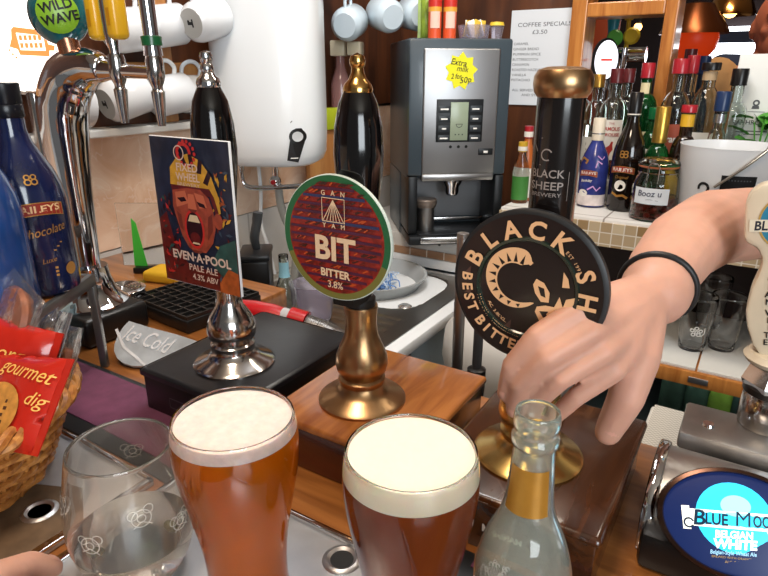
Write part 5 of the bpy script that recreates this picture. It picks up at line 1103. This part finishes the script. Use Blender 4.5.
cols = [('2a3a30', 'dark green can at the left of the cooler row'), ('33473c', 'dark green can with pale lettering in the cooler row'), ('6d8a34', 'lime green can with yellow and blue bands in the cooler row'), ('2c3f3c', 'dark teal can at the right of the cooler row'), ('4a3a2c', 'brown can behind the chrome tap in the cooler row')]
for k, (c_, lb) in enumerate(cols):
    px = 668+k*24; y = 1.655; x = AY(px, 420, y).x
    t = thing('drink_can', lb, 'can', (x, y, .5655), 0, 'cans in the cooler')
    bm = B(); lathe(bm, [(0, .002), (.024, 0), (.0325, .010), (.033, .02), (.033, .145), (.028, .156), (.027, .158), (0, .156)], 32); cb = obj('can_body', bm, mat('can '+c_, c_, .35, .3, var=.3, vscale=40), t)
    if k == 1: art('lettering', cb, m_cyl(.033, -PI/2, .07), [(s_text('LEMON', .014, 0, 0, .01, width=.044), mat('pale green ink', '9db89a', .5))])
    if k == 2: patch('yellow_band', t, .0331, -PI/2, 1.5, .05, .075, mat('can yellow', 'd8a82a', .4)); patch('teal_band', t, .0331, -PI/2, 1.5, .030, .050, mat('can teal', '1f8aa0', .4))

# ================================================================== ROOM BEYOND THE HATCH
t = thing('rear_counter', 'dark wooden counter beyond the hatch carrying the far beer font', 'counter', (0, 0, 0))
bm = B(); box(bm, -.62, 1.2, 2.102, 2.42, 1.06, 1.125, .003); obj('counter_top', bm, BOXDARK, t)
bm = B(); box(bm, -.60, 1.18, 2.12, 2.36, 0, 1.06); obj('counter_front', bm, DWOOD, t)
fp = AY(612, 75, 2.24)
t = thing('lager_font', 'chrome beer font with teal and yellow handles seen through the wooden hatch', 'beer font', (fp.x, 2.24, 1.1255))
zl = AY(612, 55, 2.24).z-1.1255
bm = B(); lathe(bm, [(0, 0), (.05, 0), (.05, .006), (.026, .02), (.022, .04), (.022, zl), (0, zl)], 28); obj('font_column', bm, DCHROME, t)
bm = B(); tube(bm, [(-.045, 0, zl), (.10, 0, zl)], .024, 20); obj('font_bar', bm, CHROME, t)
for k, (px, pz0, pz1, c_, nm) in enumerate(((612, 37, 2, '1f8296', 'teal'), (629, 20, -12, 'b89a20', 'yellow'))):
    a_, b_ = AY(px, pz0, 2.21), AY(px+1, pz1, 2.21); dx = a_.x-fp.x
    bm = B(); tube(bm, [(dx, -.03, a_.z-1.1255), (dx, -.03, (a_.z+b_.z)/2-1.1255), (dx, -.03, b_.z-1.1255)], [.013, .020, .018], 16); tube(bm, [(dx, -.02, zl), (dx, -.03, a_.z-1.1255+.01)], .007, 10); h = obj('tap_handle', bm, mat('tap '+nm, c_, .35), t); h['label'] = nm+' tap handle'
    bm = B(); lathe(bm, [(0, .02), (.010, .02), (.010, -.03), (.006, -.05), (.005, -.11), (0, -.11)], 16, TR(dx, -.035, zl)); obj('tap_spout', bm, CHROME, t)
for k, (px, py, c_, nm) in enumerate(((615, 38, '4f9a3c', 'green'), (632, 36, 'c9b02c', 'yellow'))):
    a_ = AY(px, py, 2.2); bm = B(); lathe(bm, [(0, 0), (.024, 0), (.026, .005), (.020, .012), (0, .013)], 28, TR(a_.x-fp.x, -.04, a_.z-1.1255) @ R3(PI/2)); o = obj('badge', bm, mat('badge '+nm, c_, .35), t); o['label'] = 'round '+nm+' badge'
a_ = AY(605, 60, 2.16)
t = thing('illuminated_sign', 'oval white lit beer sign seen through the wooden hatch', 'sign', (a_.x, 2.16, 1.1255), .75)
za = a_.z-1.1255
bm = B(); lathe(bm, [(.001, -.014), (.042, -.014), (.046, -.006), (.046, .006), (.001, .008)], 40, TR(0, 0, za) @ R3(PI/2) @ Matrix.Diagonal((1, 1.45, 1, 1))); obj('sign_housing', bm, BLACKP, t)
bm = B(); lathe(bm, [(0, .0095), (.041, .0085)], 40, TR(0, 0, za) @ R3(PI/2) @ Matrix.Diagonal((1, 1.45, 1, 1)), cap=False); f = obj('lit_face', bm, emis('far sign glow', 'f2f6ff', 1.5), t)
art('red_line', f, m_flat(TR(0, -.0097, za)), [(s_rect(-.02, -.003, .02, .004), emis('far red', 'd8483a', .8))])
bm = B(); tube(bm, [(0, 0, 0), (0, 0, za-.06)], .010, 12); lathe(bm, [(0, 0), (.03, 0), (.03, .005), (.012, .012)], 20); obj('sign_post', bm, DCHROME, t)
a_ = AY(592, 62, 2.7)
t = thing('red_door_panel', 'reddish wooden panel in the dim room behind the hatch', 'panel', (a_.x, 2.8, 0))
bm = B(); box(bm, -.07, .07, -.02, .02, 0, AY(592, 16, 2.8).z, .004); obj('panel_board', bm, mat('red brown wood', '8f3a1e', .5), t)
# dark bottles and things in the right part of the hatch
for k, (px, y, h, c_, lb) in enumerate(((685, 2.22, .42, '241a2a', 'tall dark bottle right of the hatch post, below the orange lamp'), (700, 2.25, .40, '1c2a3c', 'tall blue-black bottle right of the hatch post, nearer the window'), (668, 2.30, .30, '2c1a1a', 'dark bottle directly behind the hatch post'))):
    x = AY(px, 90, y).x; t = thing('dark_bottle', lb, 'bottle', (x, y, 1.1255), 0, 'dark bottles beyond the hatch'); prof = sp(.034, h, .55, .70, .014)
    bm = B(); lathe(bm, [(0, 0)]+prof+[(0, h*.9)], 28); obj('bottle_glass', bm, mat('far glass '+c_, c_, .1, coat=.5), t)
    bm = B(); lathe(bm, [(.0155, h*.86), (.018, h*.865), (.018, h), (0, h)], 20); obj('cap', bm, (MC, NC, BC)[k], t)
def pendant(label, px, py, y, shape, group=None):
    a_ = AY(px, py, y); t = thing('pendant_lamp', label, 'lamp', a_, 0, group); shape(t, 2.7-a_.z); return t
def globe(t, up):
    bm = B(); lathe(bm, [(.05, .10), (.085, .06), (.10, .0), (.092, -.045), (.06, -.085), (0, -.10)], 36); obj('orange_shade', bm, emis('orange shade', 'c8360c', .55, 'c8401a'), t)
    bm = B(); lathe(bm, [(.052, .10), (.13, .02), (.135, .015), (.125, .04), (.06, .13), (0, .14)], 36); obj('copper_hood', bm, mat('dark copper', '6b3a1e', .3, .8), t)
    bm = B(); tube(bm, [(0, 0, .135), (0, 0, up)], .004, 8); obj('cord', bm, BLACKM, t)
pendant('orange glass pendant lamp with dark hood beyond the hatch', 693, 38, 3.0, globe)
def copper(t, up):
    bm = B(); lathe(bm, [(.02, .09), (.07, .05), (.10, -.02), (.102, -.03), (.09, -.02), (.06, .04), (0, .06)], 36); obj('copper_shade', bm, mat('shiny copper', 'c98a4a', .15, 1.), t)
    bm = B(); ball(bm, (0, 0, -.01), .03); obj('bulb', bm, emis('lamp glow', 'ffc46a', 6), t)
    bm = B(); tube(bm, [(0, 0, .07), (0, 0, up)], .004, 8); obj('cord', bm, BLACKM, t)
pendant('shiny copper pendant lamp above the window beyond the hatch', 731, 8, 3.2, copper)
def bare(t, up):
    bm = B(); ball(bm, (0, 0, 0), .022); obj('bulb', bm, emis('lamp glow', 'ffc46a', 6), t)
    bm = B(); tube(bm, [(0, 0, .018), (0, 0, .06)], .012, 10); tube(bm, [(0, 0, .06), (0, 0, up)], .003, 8); obj('cord', bm, BLACKM, t)
pendant('small bare glowing bulb inside the wooden hatch frame', 638, 27, 3.9, bare, 'bare bulbs'); pendant('small bare glowing bulb just right of the hatch post', 676, 34, 3.9, bare, 'bare bulbs')
# ship's wheel-like decoration omitted: only a pale shelf of trinkets is legible
a_ = AY(678, 62, 4.3)
t = thing('blue_screen', 'pale blue lit arch shape low in the dim room', 'lamp', (a_.x, 4.35, a_.z))
bm = B(); lathe(bm, [(0, -.11), (.11, -.11), (.11, .0), (.08, .07), (0, .11)], 28, ey=.5); obj('lit_shade', bm, emis('blue glow', '5d9fd0', .6), t)
bm = B(); tube(bm, [(0, 0, -a_.z), (0, 0, -.11)], .015, 10); obj('stand', bm, BLACKM, t)

# ================================================================== LIT OVAL LENS FONT (right)
hx0, ay, az = -.034, .512, 1.150
t = thing('lens_font', 'satin steel bar-top font with a glowing blue oval beer lens', 'beer font', (hx0, ay, 1.1))
zz = az-1.1
hp = [(-.052, 0)]+[(-.055*math.cos(math.radians(a)), .012+.055*math.sin(math.radians(a))) for a in range(0, 181, 10)]+[(.052, 0)]
bm = B(); prism(bm, [(p[0], p[1]) for p in hp], 0, .24, Matrix(((0, 1, 0, .010), (1, 0, 0, 0), (0, 0, 1, 0), (0, 0, 0, 1)))); obj('steel_housing', bm, SATIN, t)
hp2 = [(p[0]*1.06, p[1]*1.06) for p in hp]
bm = B(); prism(bm, hp2, 0, .010, Matrix(((0, 1, 0, 0), (1, 0, 0, 0), (0, 0, 1, 0), (0, 0, 0, 1))), bev=.003); obj('chrome_end_cap', bm, CHROME, t)
bm = B(); box(bm, .004, .25, -.075, -.030, .0, .035, .006); obj('black_plinth', bm, BLACKP, t)
bm = B(); box(bm, .012, .26, .058, .125, .040, .058, .003); box(bm, .02, .25, .062, .12, 0, .040); tp = obj('top_plate', bm, mat('scuffed steel plate', 'b7b6b4', .38, .95, var=.25, vscale=25), t)
for sx_ in (.035, .17):
    bm = B(); lathe(bm, [(0, .0605), (.005, .0605), (.006, .058)], 16, TR(sx_, .085, 0)); obj('screw', bm, CHROME, tp)
# lens, tilted up towards the drinker
Cn = AD(736, 524, .452)-Vector((hx0, ay, 1.1)); nrm = Vector((.10, -.80, .60)).normalized(); ux = Vector((1, .16, 0)); ux = (ux-nrm*ux.dot(nrm)).normalized(); vy = nrm.cross(ux)
ML = Matrix((ux, vy, nrm)).transposed().to_4x4(); ML.translation = Cn
EL = Matrix.Diagonal((.96, .70, 1, 1))
bm = B(); lathe(bm, [(.030, -.06), (.046, -.03), (.050, -.008), (.0555, -.006), (.0575, .0), (.0565, .005), (.053, .006), (.052, .002), (0, .002)], 64, ML @ EL); lb = obj('lens_bezel', bm, mat('dark copper bezel', '4d3830', .25, .9), t)
EN = emis('lens navy', '0b2a6e', .35, '081c4c'); EC = emis('lens cyan', '2cc3ee', 1.05); EB = emis('lens banner', 'f4f0e4', 1.0); ENV = mat('banner ink', '12324e', .4); EW = emis('lens white', 'ffffff', 1.6); EY = emis('lens amber', 'f0a010', 1.1); EGD = emis('lens tan', 'a98a50', .6)
bm = B(); lathe(bm, [(0, .006), (.02, .0055), (.04, .004), (.052, .0022)], 64, ML @ EL, cap=False); lf = obj('lit_lens', bm, EN, lb)
def lz(u, v): r = math.hypot(u, v/.73)/.052; return .0064-.0038*min(1, r*r)
CE, SE = math.cos(.20), math.sin(.20)
ml = lambda u, v, w: ML @ Vector((.84*(u*CE-v*SE)-.004, .84*(u*SE+v*CE)+.002, lz(u, v)+w))
def dense_poly(cx, cy, rx, ry, keep=lambda x, y: True):
    V, Fc = [(cx, cy)], []
    for j in range(1, 6):
        for k in range(32): V.append((cx+rx*j/5*math.cos(2*PI*k/32), cy+ry*j/5*math.sin(2*PI*k/32)))
    for k in range(32): Fc.append([0, 1+k, 1+(k+1) % 32])
    for j in range(4):
        for k in range(32): Fc.append([1+j*32+k, 1+j*32+(k+1) % 32, 1+(j+1)*32+(k+1) % 32, 1+(j+1)*32+k])
    return V, Fc
def ban(x0, x1, f0, f1, n=16):
    V = []
    for i in range(n+1): u = x0+(x1-x0)*i/n; V += [(u, f0(u)), (u, f1(u))]
    return V, [[2*i, 2*i+1, 2*i+3, 2*i+2] for i in range(n)]
L = [(dense_poly(.002, .002, .0305, .0300), EC), (dense_poly(.0045, .012, .012, .009), emis('lens pale cyan', '8fe4f8', 1.2))]
L += [(ban(-.0355, .048, lambda u: -.0065+.0000*u-.09*(u+.03)*.3, lambda u: .0080-.03*(u+.03)+.0), EB), (ban(-.0395, -.0330, lambda u: -.0095, lambda u: .0105), EB), (s_ring(-.0345, -.004, .003, .0045, 20, 330, 20), ENV)]
L += [(s_text('B', .0185, -.0265, .0002, .02, .15, -.03), ENV), (s_text('LUE', .0135, -.0125, -.0005, .025, .1, -.03, width=.0185), ENV), (s_text('M', .0175, .0085, .0005, .0, .1, -.03), ENV), (s_text('OON', .0135, .0265, -.0010, .025, .1, -.03, width=.0205), ENV)]
L += [(s_text('BELGIAN', .0085, .000, -.0125, .03, .15, 0, width=.030), EW), (s_text('WHITE', .0105, .000, -.0205, .04, .15, 0, width=.034), EW), (s_text('Belgian-Style Wheat Ale', .0048, -.002, -.0275, .01, .2, 0, width=.036), emis('lens pale blue', '9fd4f0', .8)), (s_text('BREWED WITH ORANGE PEEL', .0026, 0, -.0315, 0, 0, -.02, width=.038), EGD), (s_text('ALC. 5.4% VOL', .0030, .001, -.0350, 0, 0, 0, width=.020), EGD)]
L += [(s_poly([(.0275, -.010), (.0405, -.009), (.0385, -.020), (.0365, -.027), (.0285, -.0275), (.0300, -.0195)]), EY), (s_poly([(.0262, -.0075), (.0415, -.0065), (.0405, -.0105), (.0272, -.0115)]), EW), (s_poly([(.0280, -.0275), (.0365, -.027), (.0375, -.0300), (.0265, -.0305)]), EB), (s_circ(.0410, -.0045, .0045, 16), emis('lens orange', 'e0761c', .9))]
art('emblem', lf, ml, L, w0=.0005, dw=.00003)
# tap handle with its chrome faucet
hb_ = AD(780, 362, .565)
t = thing('beer_tap', 'cream wooden paddle tap handle on a faceted chrome faucet', 'beer tap', (hb_.x, hb_.y, 1.1585), 0)
zb = hb_.z-1.1585
bm = B(); lathe(bm, [(0, 0), (.024, 0), (.025, .006), (.024, zb*.45), (.021, zb*.52), (0, zb*.52)], 28); obj('faucet_body', bm, DCHROME, t)
bm = B(); lathe(bm, [(.0225, zb*.50), (.0255, zb*.53), (.0255, zb*.62), (.021, zb*.66)], 28); obj('black_ring', bm, BLACKP, t)
bm = B(); lathe(bm, [(0, zb*.62), (.027, zb*.62), (.029, zb*.70), (.024, zb*.92), (.018, zb), (0, zb)], 6, R3(0, 0, .25)); obj('faceted_collar', bm, CHROME, t, ang=15)
hm_ = mat('cream handle', 'd9cdb6', .35, coat=.3, var=.08, vscale=30)
bm = B(); lathe(bm, [(0, zb), (.029, zb), (.031, zb+.004), (.027, zb+.009), (0, zb+.010)], 36); obj('cream_ring', bm, hm_, t)
out = [(.017, 0), (.024, .012), (.029, .030), (.0305, .045), (.027, .066), (.0215, .082), (.0195, .094), (.023, .104), (.0335, .110), (.0345, .116), (.0345, .146), (.031, .155), (.022, .162)]
op = [(x_, z_) for x_, z_ in out]+[(-x_, z_) for x_, z_ in reversed(out)]
MT = TR(0, 0, zb+.008) @ R3(0, math.radians(-8), 0)
bm = B(); prism(bm, op, -.013, .013, MT, bev=.004); hd = obj('paddle_handle', bm, hm_, t)
mh_ = m_flat(MT @ TR(0, -.0131, 0))
DB, LBL = mat('logo dark blue', '1f3c66', .4), mat('logo light blue', '5ba6cc', .4)
L = [(s_ring(.002, .128, .0245, .0262), mat('logo gold', 'b3924e', .4)), (s_circ(.002, .128, .0245, 40), mat('logo teal blue', '2f7f9f', .4, var=.3, vscale=90)), (s_circ(.002, .131, .016, 32), LBL), (ban(-.0305, .033, lambda u: .1195-.02*u, lambda u: .1305-.02*u), mat('logo banner', 'ded6c0', .4)), (s_text('BLUE MOON', .0115, .001, .125, .03, .1, width=.056), mat('logo ink', '1c2230', .5))]
vt = 'BELGIANWHITE'
L += [(s_text(ch, .0078, -.012+.0015*math.sin(i), .098-i*.0072-(.003 if i > 6 else 0), .02), BLACKPRINT) for i, ch in enumerate(vt)]
art('lettering', hd, mh_, L, w0=.0004)

# ================================================================== PEOPLE
def capsules(bm, chain, seg=14):
    """chain of (point, radius): one rounded tapering limb"""
    pts = [Vector(p) for p, r in chain]; rs = [r for p, r in chain]
    P, Rr_ = [], []
    for i in range(len(pts)-1):
        for s in range(5): k = s/5; P.append(pts[i].lerp(pts[i+1], k)); Rr_.append(rs[i]*(1-k)+rs[i+1]*k)
    P.append(pts[-1]); Rr_.append(rs[-1])
    tube(bm, P, Rr_, seg)
    ball(bm, P[0], Rr_[0], u=seg, v=8); ball(bm, P[-1], Rr_[-1], u=seg, v=8)
def fuse(name, bm, m, voxel, parent=None, smooth=6):
    me = bpy.data.meshes.new(name); bm.to_mesh(me); bm.free(); o = bpy.data.objects.new(name, me); COL.objects.link(o)
    md = o.modifiers.new('r', 'REMESH'); md.mode = 'VOXEL'; md.voxel_size = voxel
    s_ = o.modifiers.new('s', 'SMOOTH'); s_.iterations = smooth; s_.factor = .5
    dg = bpy.context.evaluated_depsgraph_get(); me2 = bpy.data.meshes.new_from_object(o.evaluated_get(dg)); me2.materials.clear(); me2.materials.append(m)
    o.modifiers.clear(); o.data = me2; bpy.data.meshes.remove(me); o.data.name = name
    for p in o.data.polygons: p.use_smooth = True
    if parent: o.parent = parent
    return o
SKIN = mat('skin', 'd3a08a', .5, sss=.25, var=.12, vscale=22, bump=.12, bscale=90)
NAIL = mat('nail', 'dca591', .3, coat=.3)
def nail(parent, tip, back, up, r):
    tip, back, up = Vector(tip), Vector(back), Vector(up); x = (tip-back).normalized(); z = (up-x*up.dot(x)).normalized(); y = z.cross(x)
    Mx = Matrix((x, y, z)).transposed().to_4x4(); Mx.translation = tip-x*r*.45
    bm = B(); rows = []
    for j in range(6):
        u = j/5; w = r*.62*(1-.25*(2*u-1)**4); rows.append([bm.verts.new(Mx @ Vector((r*(1.25*u-.75), w*s, r*1.03*math.sqrt(max(0, 1-(.62*s)**2))-(.25*r*max(0, u-.55))))) for s in (-1, -.6, -.2, .2, .6, 1)])
    for a, b in zip(rows, rows[1:]):
        for i in range(5): bm.faces.new((a[i], a[i+1], b[i+1], b[i]))
    return obj('fingernail', bm, NAIL, parent)
def P3(px, py, d): return AD(px, py, d)
# bartender's arm, gripping the black column pump below its clip
person = thing('person', 'bartender reaching a bare arm across to the black pump, wearing a dark wristband', 'person', (.62, 1.12, 0))
off = Vector((.62, 1.12, 0))
wr = P3(655, 292, .505)
bm = B(); loc = lambda p: Vector(p)-off
arm = [(wr, .029), (P3(664, 270, .54), .0315), (P3(682, 246, .60), .037), (P3(712, 228, .68), .043), (P3(748, 224, .76), .046), (P3(800, 224, .86), .047), (P3(862, 222, .97), .048), (Vector((.50, .98, 1.33)), .056), (Vector((.56, 1.06, 1.40)), .065)]
capsules(bm, [(loc(p), r) for p, r in arm], 20)
F_ = {
 'index': [(580, 311, .452), (537, 336, .450), (512, 365, .468), (505, 393, .492)],
 'middle': [(592, 331, .447), (547, 357, .446), (521, 385, .468), (514, 410, .494)],
 'ring': [(604, 351, .448), (560, 379, .451), (535, 403, .473), (529, 424, .496)],
 'little': [(614, 370, .454), (577, 396, .461), (555, 416, .480), (548, 431, .499)]}
FRAD = {'index': (.0108, .0090, .0080, .0070), 'middle': (.0110, .0092, .0082, .0072), 'ring': (.0105, .0088, .0078, .0068), 'little': (.0095, .0078, .0069, .0061)}
for k, pts in F_.items():
    fr_ = FRAD[k]; ch = [(loc(P3(*p)), r) for p, r in zip(pts, fr_)]
    capsules(bm, [(loc(wr.lerp(P3(*pts[0]), .12)), .019)]+[(loc(wr.lerp(P3(*pts[0]), .6)), .0165), ch[0]], 14); capsules(bm, ch, 14)
th = [(640, 318, .490), (637, 356, .476), (626, 398, .478), (608, 432, .492)]
capsules(bm, [(loc(P3(*p)), r) for p, r in zip(th, (.021, .0182, .0145, .0110))], 14)
capsules(bm, [(loc(P3(626, 318, .478)), .019), (loc(P3(622, 345, .468)), .018)], 14)
# torso, neck and head outside the frame, one body with the arm
capsules(bm, [((0, 0, .06), .10), ((0, 0, .75), .13), ((0, 0, 1.0), .145), ((0, 0, 1.30), .155), ((0, 0, 1.42), .09)], 20)
capsules(bm, [((-.07, -.06, 1.40), .068), ((.17, .05, 1.40), .068)], 16); capsules(bm, [((.17, .05, 1.40), .06), ((.22, .06, 1.12), .045), ((.18, -.02, .92), .035)], 14)
capsules(bm, [((0, 0, 1.42), .06), ((0, -.01, 1.55), .056)], 16); ball(bm, (0, -.02, 1.64), .095, .82, 1.0, 1.2); ball(bm, (0, -.115, 1.62), .016, .8, 1.2, 1.2)
body = fuse('body', bm, SKIN, .0026, person, 4)
for k, pts in F_.items():
    a, b = loc(P3(*pts[3])), loc(P3(*pts[2])); nail(body, a, b, (CAM-P3(*pts[3])), FRAD[k][3])
a, b = loc(P3(*th[3])), loc(P3(*th[2])); nail(body, a, b, Vector((.4, -.4, .6)), .0110)
bm = B(); q = loc(wr); ax_ = (loc(arm[1][0])-q).normalized(); u_ = ax_.cross(Vector((0, 0, 1))).normalized(); w_ = ax_.cross(u_)
tube(bm, [q+ax_*.010+(u_*math.cos(2*PI*k/36)+w_*math.sin(2*PI*k/36))*.0300 for k in range(36)], .0032, 10, closed=True, flat=1.); wb_ = obj('wristband', bm, RUBBER, body); wb_['label'] = 'dark wristband'
bm = B(); lathe(bm, [(.175, .02), (.175, .8), (.178, 1.0), (.182, 1.3), (.15, 1.42), (.075, 1.47), (.072, 1.44), (.14, 1.39), (.165, 1.25), (.165, .02)], 36, ex=1.05, ey=.95); obj('dark_shirt', bm, mat('dark shirt', '20222b', .85), person)
bm = B(); ball(bm, (0, .005, 1.67), .099, .84, 1.0, 1.15); obj('short_hair', bm, mat('dark hair', '2a1d15', .7), person)

# customer's hand at the corner of the picture, resting on the drip tray
cp = P3(-60, 640, .42)
cust = thing('person', "customer's fingers resting on the bar edge, lower corner below the wicker basket", 'person', (cp.x, cp.y, cp.z))
bm = B(); lc_ = lambda p: Vector(p)-cp
TIPZ = 1.1215
def bar_pt(px, py, z): return AZ(px, py, z)
fing = [[(-55, 620, 1.150), (-10, 578, 1.158), (30, 564, 1.138), (52, 568, 1.1205)], [(-60, 650, 1.150), (-20, 615, 1.158), (28, 600, 1.138), (50, 606, 1.1205)], [(-60, 690, 1.148), (-24, 655, 1.154), (16, 645, 1.136), (36, 650, 1.1200)], [(-66, 725, 1.144), (-36, 700, 1.148), (-2, 692, 1.132), (14, 696, 1.1195)]]
w_hand = bar_pt(-190, 760, 1.17)
for f in fing:
    ch = [(lc_(bar_pt(*p)), r) for p, r in zip(f, (.0115, .0105, .0098, .0088))]
    capsules(bm, [(lc_(w_hand.lerp(bar_pt(*f[0]), .1)), .018), (lc_(w_hand.lerp(bar_pt(*f[0]), .6)), .0155), ch[0]], 14); capsules(bm, ch, 14)
thb = [(-150, 740, 1.150), (-118, 690, 1.140), (-92, 662, 1.128), (-70, 646, 1.1225)]
capsules(bm, [(lc_(bar_pt(*p)), r) for p, r in zip(thb, (.0175, .0145, .0120, .0098))], 14)
capsules(bm, [(lc_(w_hand), .026), (lc_(w_hand+Vector((-.06, -.10, .02))), .033), (lc_(w_hand+Vector((-.16, -.30, .08))), .045)], 18)
cb_ = fuse('hand', bm, SKIN, .003, cust)
for f in fing[:2]: nail(cb_, lc_(bar_pt(*f[3])), lc_(bar_pt(*f[2])), Vector((0, 0, 1)), .0088)
# man standing in the room beyond the hatch
hp_ = AD(780, 26, 2.10)
man = thing('person', 'bald man in a tan shirt with navy shoulders standing beyond the hatch', 'person', (hp_.x, hp_.y, 0), .15)
hz = hp_.z
bm = B()
ball(bm, (0, .01, hz+.01), .10, .80, .98, 1.12, u=28, v=18); ball(bm, (0, -.025, hz-.06), .07, .85, .95, 1.0); ball(bm, (0, -.055, hz-.085), .038, 1.1, .9, .8)
capsules(bm, [((0, -.085, hz+.025), .009), ((0, -.108, hz-.018), .015)], 12)
for s in (-1, 1):
    ball(bm, (s*.082, .015, hz-.012), .026, .35, .75, 1.2); ball(bm, (s*.032, -.075, hz+.034), .022, 1.2, .6, .5); ball(bm, (s*.045, -.060, hz-.02), .022, 1, .6, .8)
TO = .07
capsules(bm, [((0, .01, hz+TO-.08), .058), ((0, .03, hz+TO-.22), .065)], 18)
capsules(bm, [((-.16, .03, hz+TO-.25), .065), ((.16, .03, hz+TO-.25), .065)], 16); capsules(bm, [((0, .02, hz+TO-.27), .13), ((0, .01, hz+TO-.50), .14), ((0, .01, .90), .145), ((0, .01, .15), .12)], 20)
for s in (-1, 1): capsules(bm, [((s*.19, .03, hz+TO-.27), .052), ((s*.245, .03, hz+TO-.52), .042), ((s*.22, -.10, hz+TO-.72), .032), ((s*.20, -.17, hz+TO-.74), .03)], 14)
mb = fuse('body', bm, mat('ruddy skin', 'b5674c', .5, sss=.15, var=.1, vscale=20), .007, man, 4)
bm = B()
for s in (-1, 1): ball(bm, (s*.033, -.083, hz+.014), .0105, 1.2, .6, .6)
obj('eye', bm, mat('eye dark', '1c1512', .3), mb)
bm = B(); capsules(bm, [((-.022, -.092, hz-.068), .005), ((.022, -.092, hz-.068), .005)], 8); obj('lips', bm, mat('lips', '8a4238', .5), mb)
bm = B(); capsules(bm, [((0, .02, hz+TO-.30), .146), ((0, .01, hz+TO-.55), .155), ((0, .01, .95), .158)], 24)
for s in (-1, 1): capsules(bm, [((s*.165, .03, hz+TO-.255), .088), ((s*.215, .03, hz+TO-.42), .078), ((s*.235, .03, hz+TO-.50), .070)], 16)
fuse('shirt', bm, mat('tan shirt', 'b48a5c', .85, var=.12, vscale=15), .009, man, 4)
bm = B()
for s in (-1, 1): capsules(bm, [((s*.085, .04, hz+TO-.215), .055), ((s*.150, .05, hz+TO-.220), .064)], 16)
fuse('shoulder_panel', bm, mat('navy cloth', '1f2a44', .85), .009, man, 4)

# ================================================================== LIGHT
def area(name, loc, target, w, h, power, col):
    l = bpy.data.lights.new(name, 'AREA'); l.shape = 'RECTANGLE'; l.size = w; l.size_y = h; l.energy = power; l.color = col
    o = bpy.data.objects.new(name, l); COL.objects.link(o); o.location = loc; o.rotation_euler = (Vector(target)-Vector(loc)).to_track_quat('-Z', 'Y').to_euler(); return o
area('bar_ceiling_lamp', (-.35, .10, 2.55), (-.30, .40, 1.1), .35, .35, 12.5, (1, .80, .60))
area('front_window', (1.7, -1.3, 1.9), (-.8, 1.2, 1.3), 1.3, 1.3, 56, (.88, .95, 1))
area('back_bar_strip', (-.25, 1.30, 2.55), (-.35, 1.75, 1.2), 1.3, .12, 11, (1, .90, .76))
area('sink_ceiling_lamp', (-.55, .95, 2.6), (-.95, 1.2, 1.0), .5, .5, 13, (.95, .97, 1))
area('far_room_fill', (-.25, 2.30, 2.62), (.0, 2.75, 1.4), .5, .2, 13, (1, .82, .6))  # added fill light, brightens the man's front and the hatch interior
area('cooler_fill', (.1, 1.62, .74), (.1, 1.66, .6), .9, .05, .7, (.9, 1, .95))  # added fill light under the shelf so the cans show, no real fixture
w = bpy.data.worlds.new('world'); scene.world = w; w.use_nodes = True
bg = w.node_tree.nodes['Background']; bg.inputs['Color'].default_value = (.62, .60, .58, 1); bg.inputs['Strength'].default_value = .22
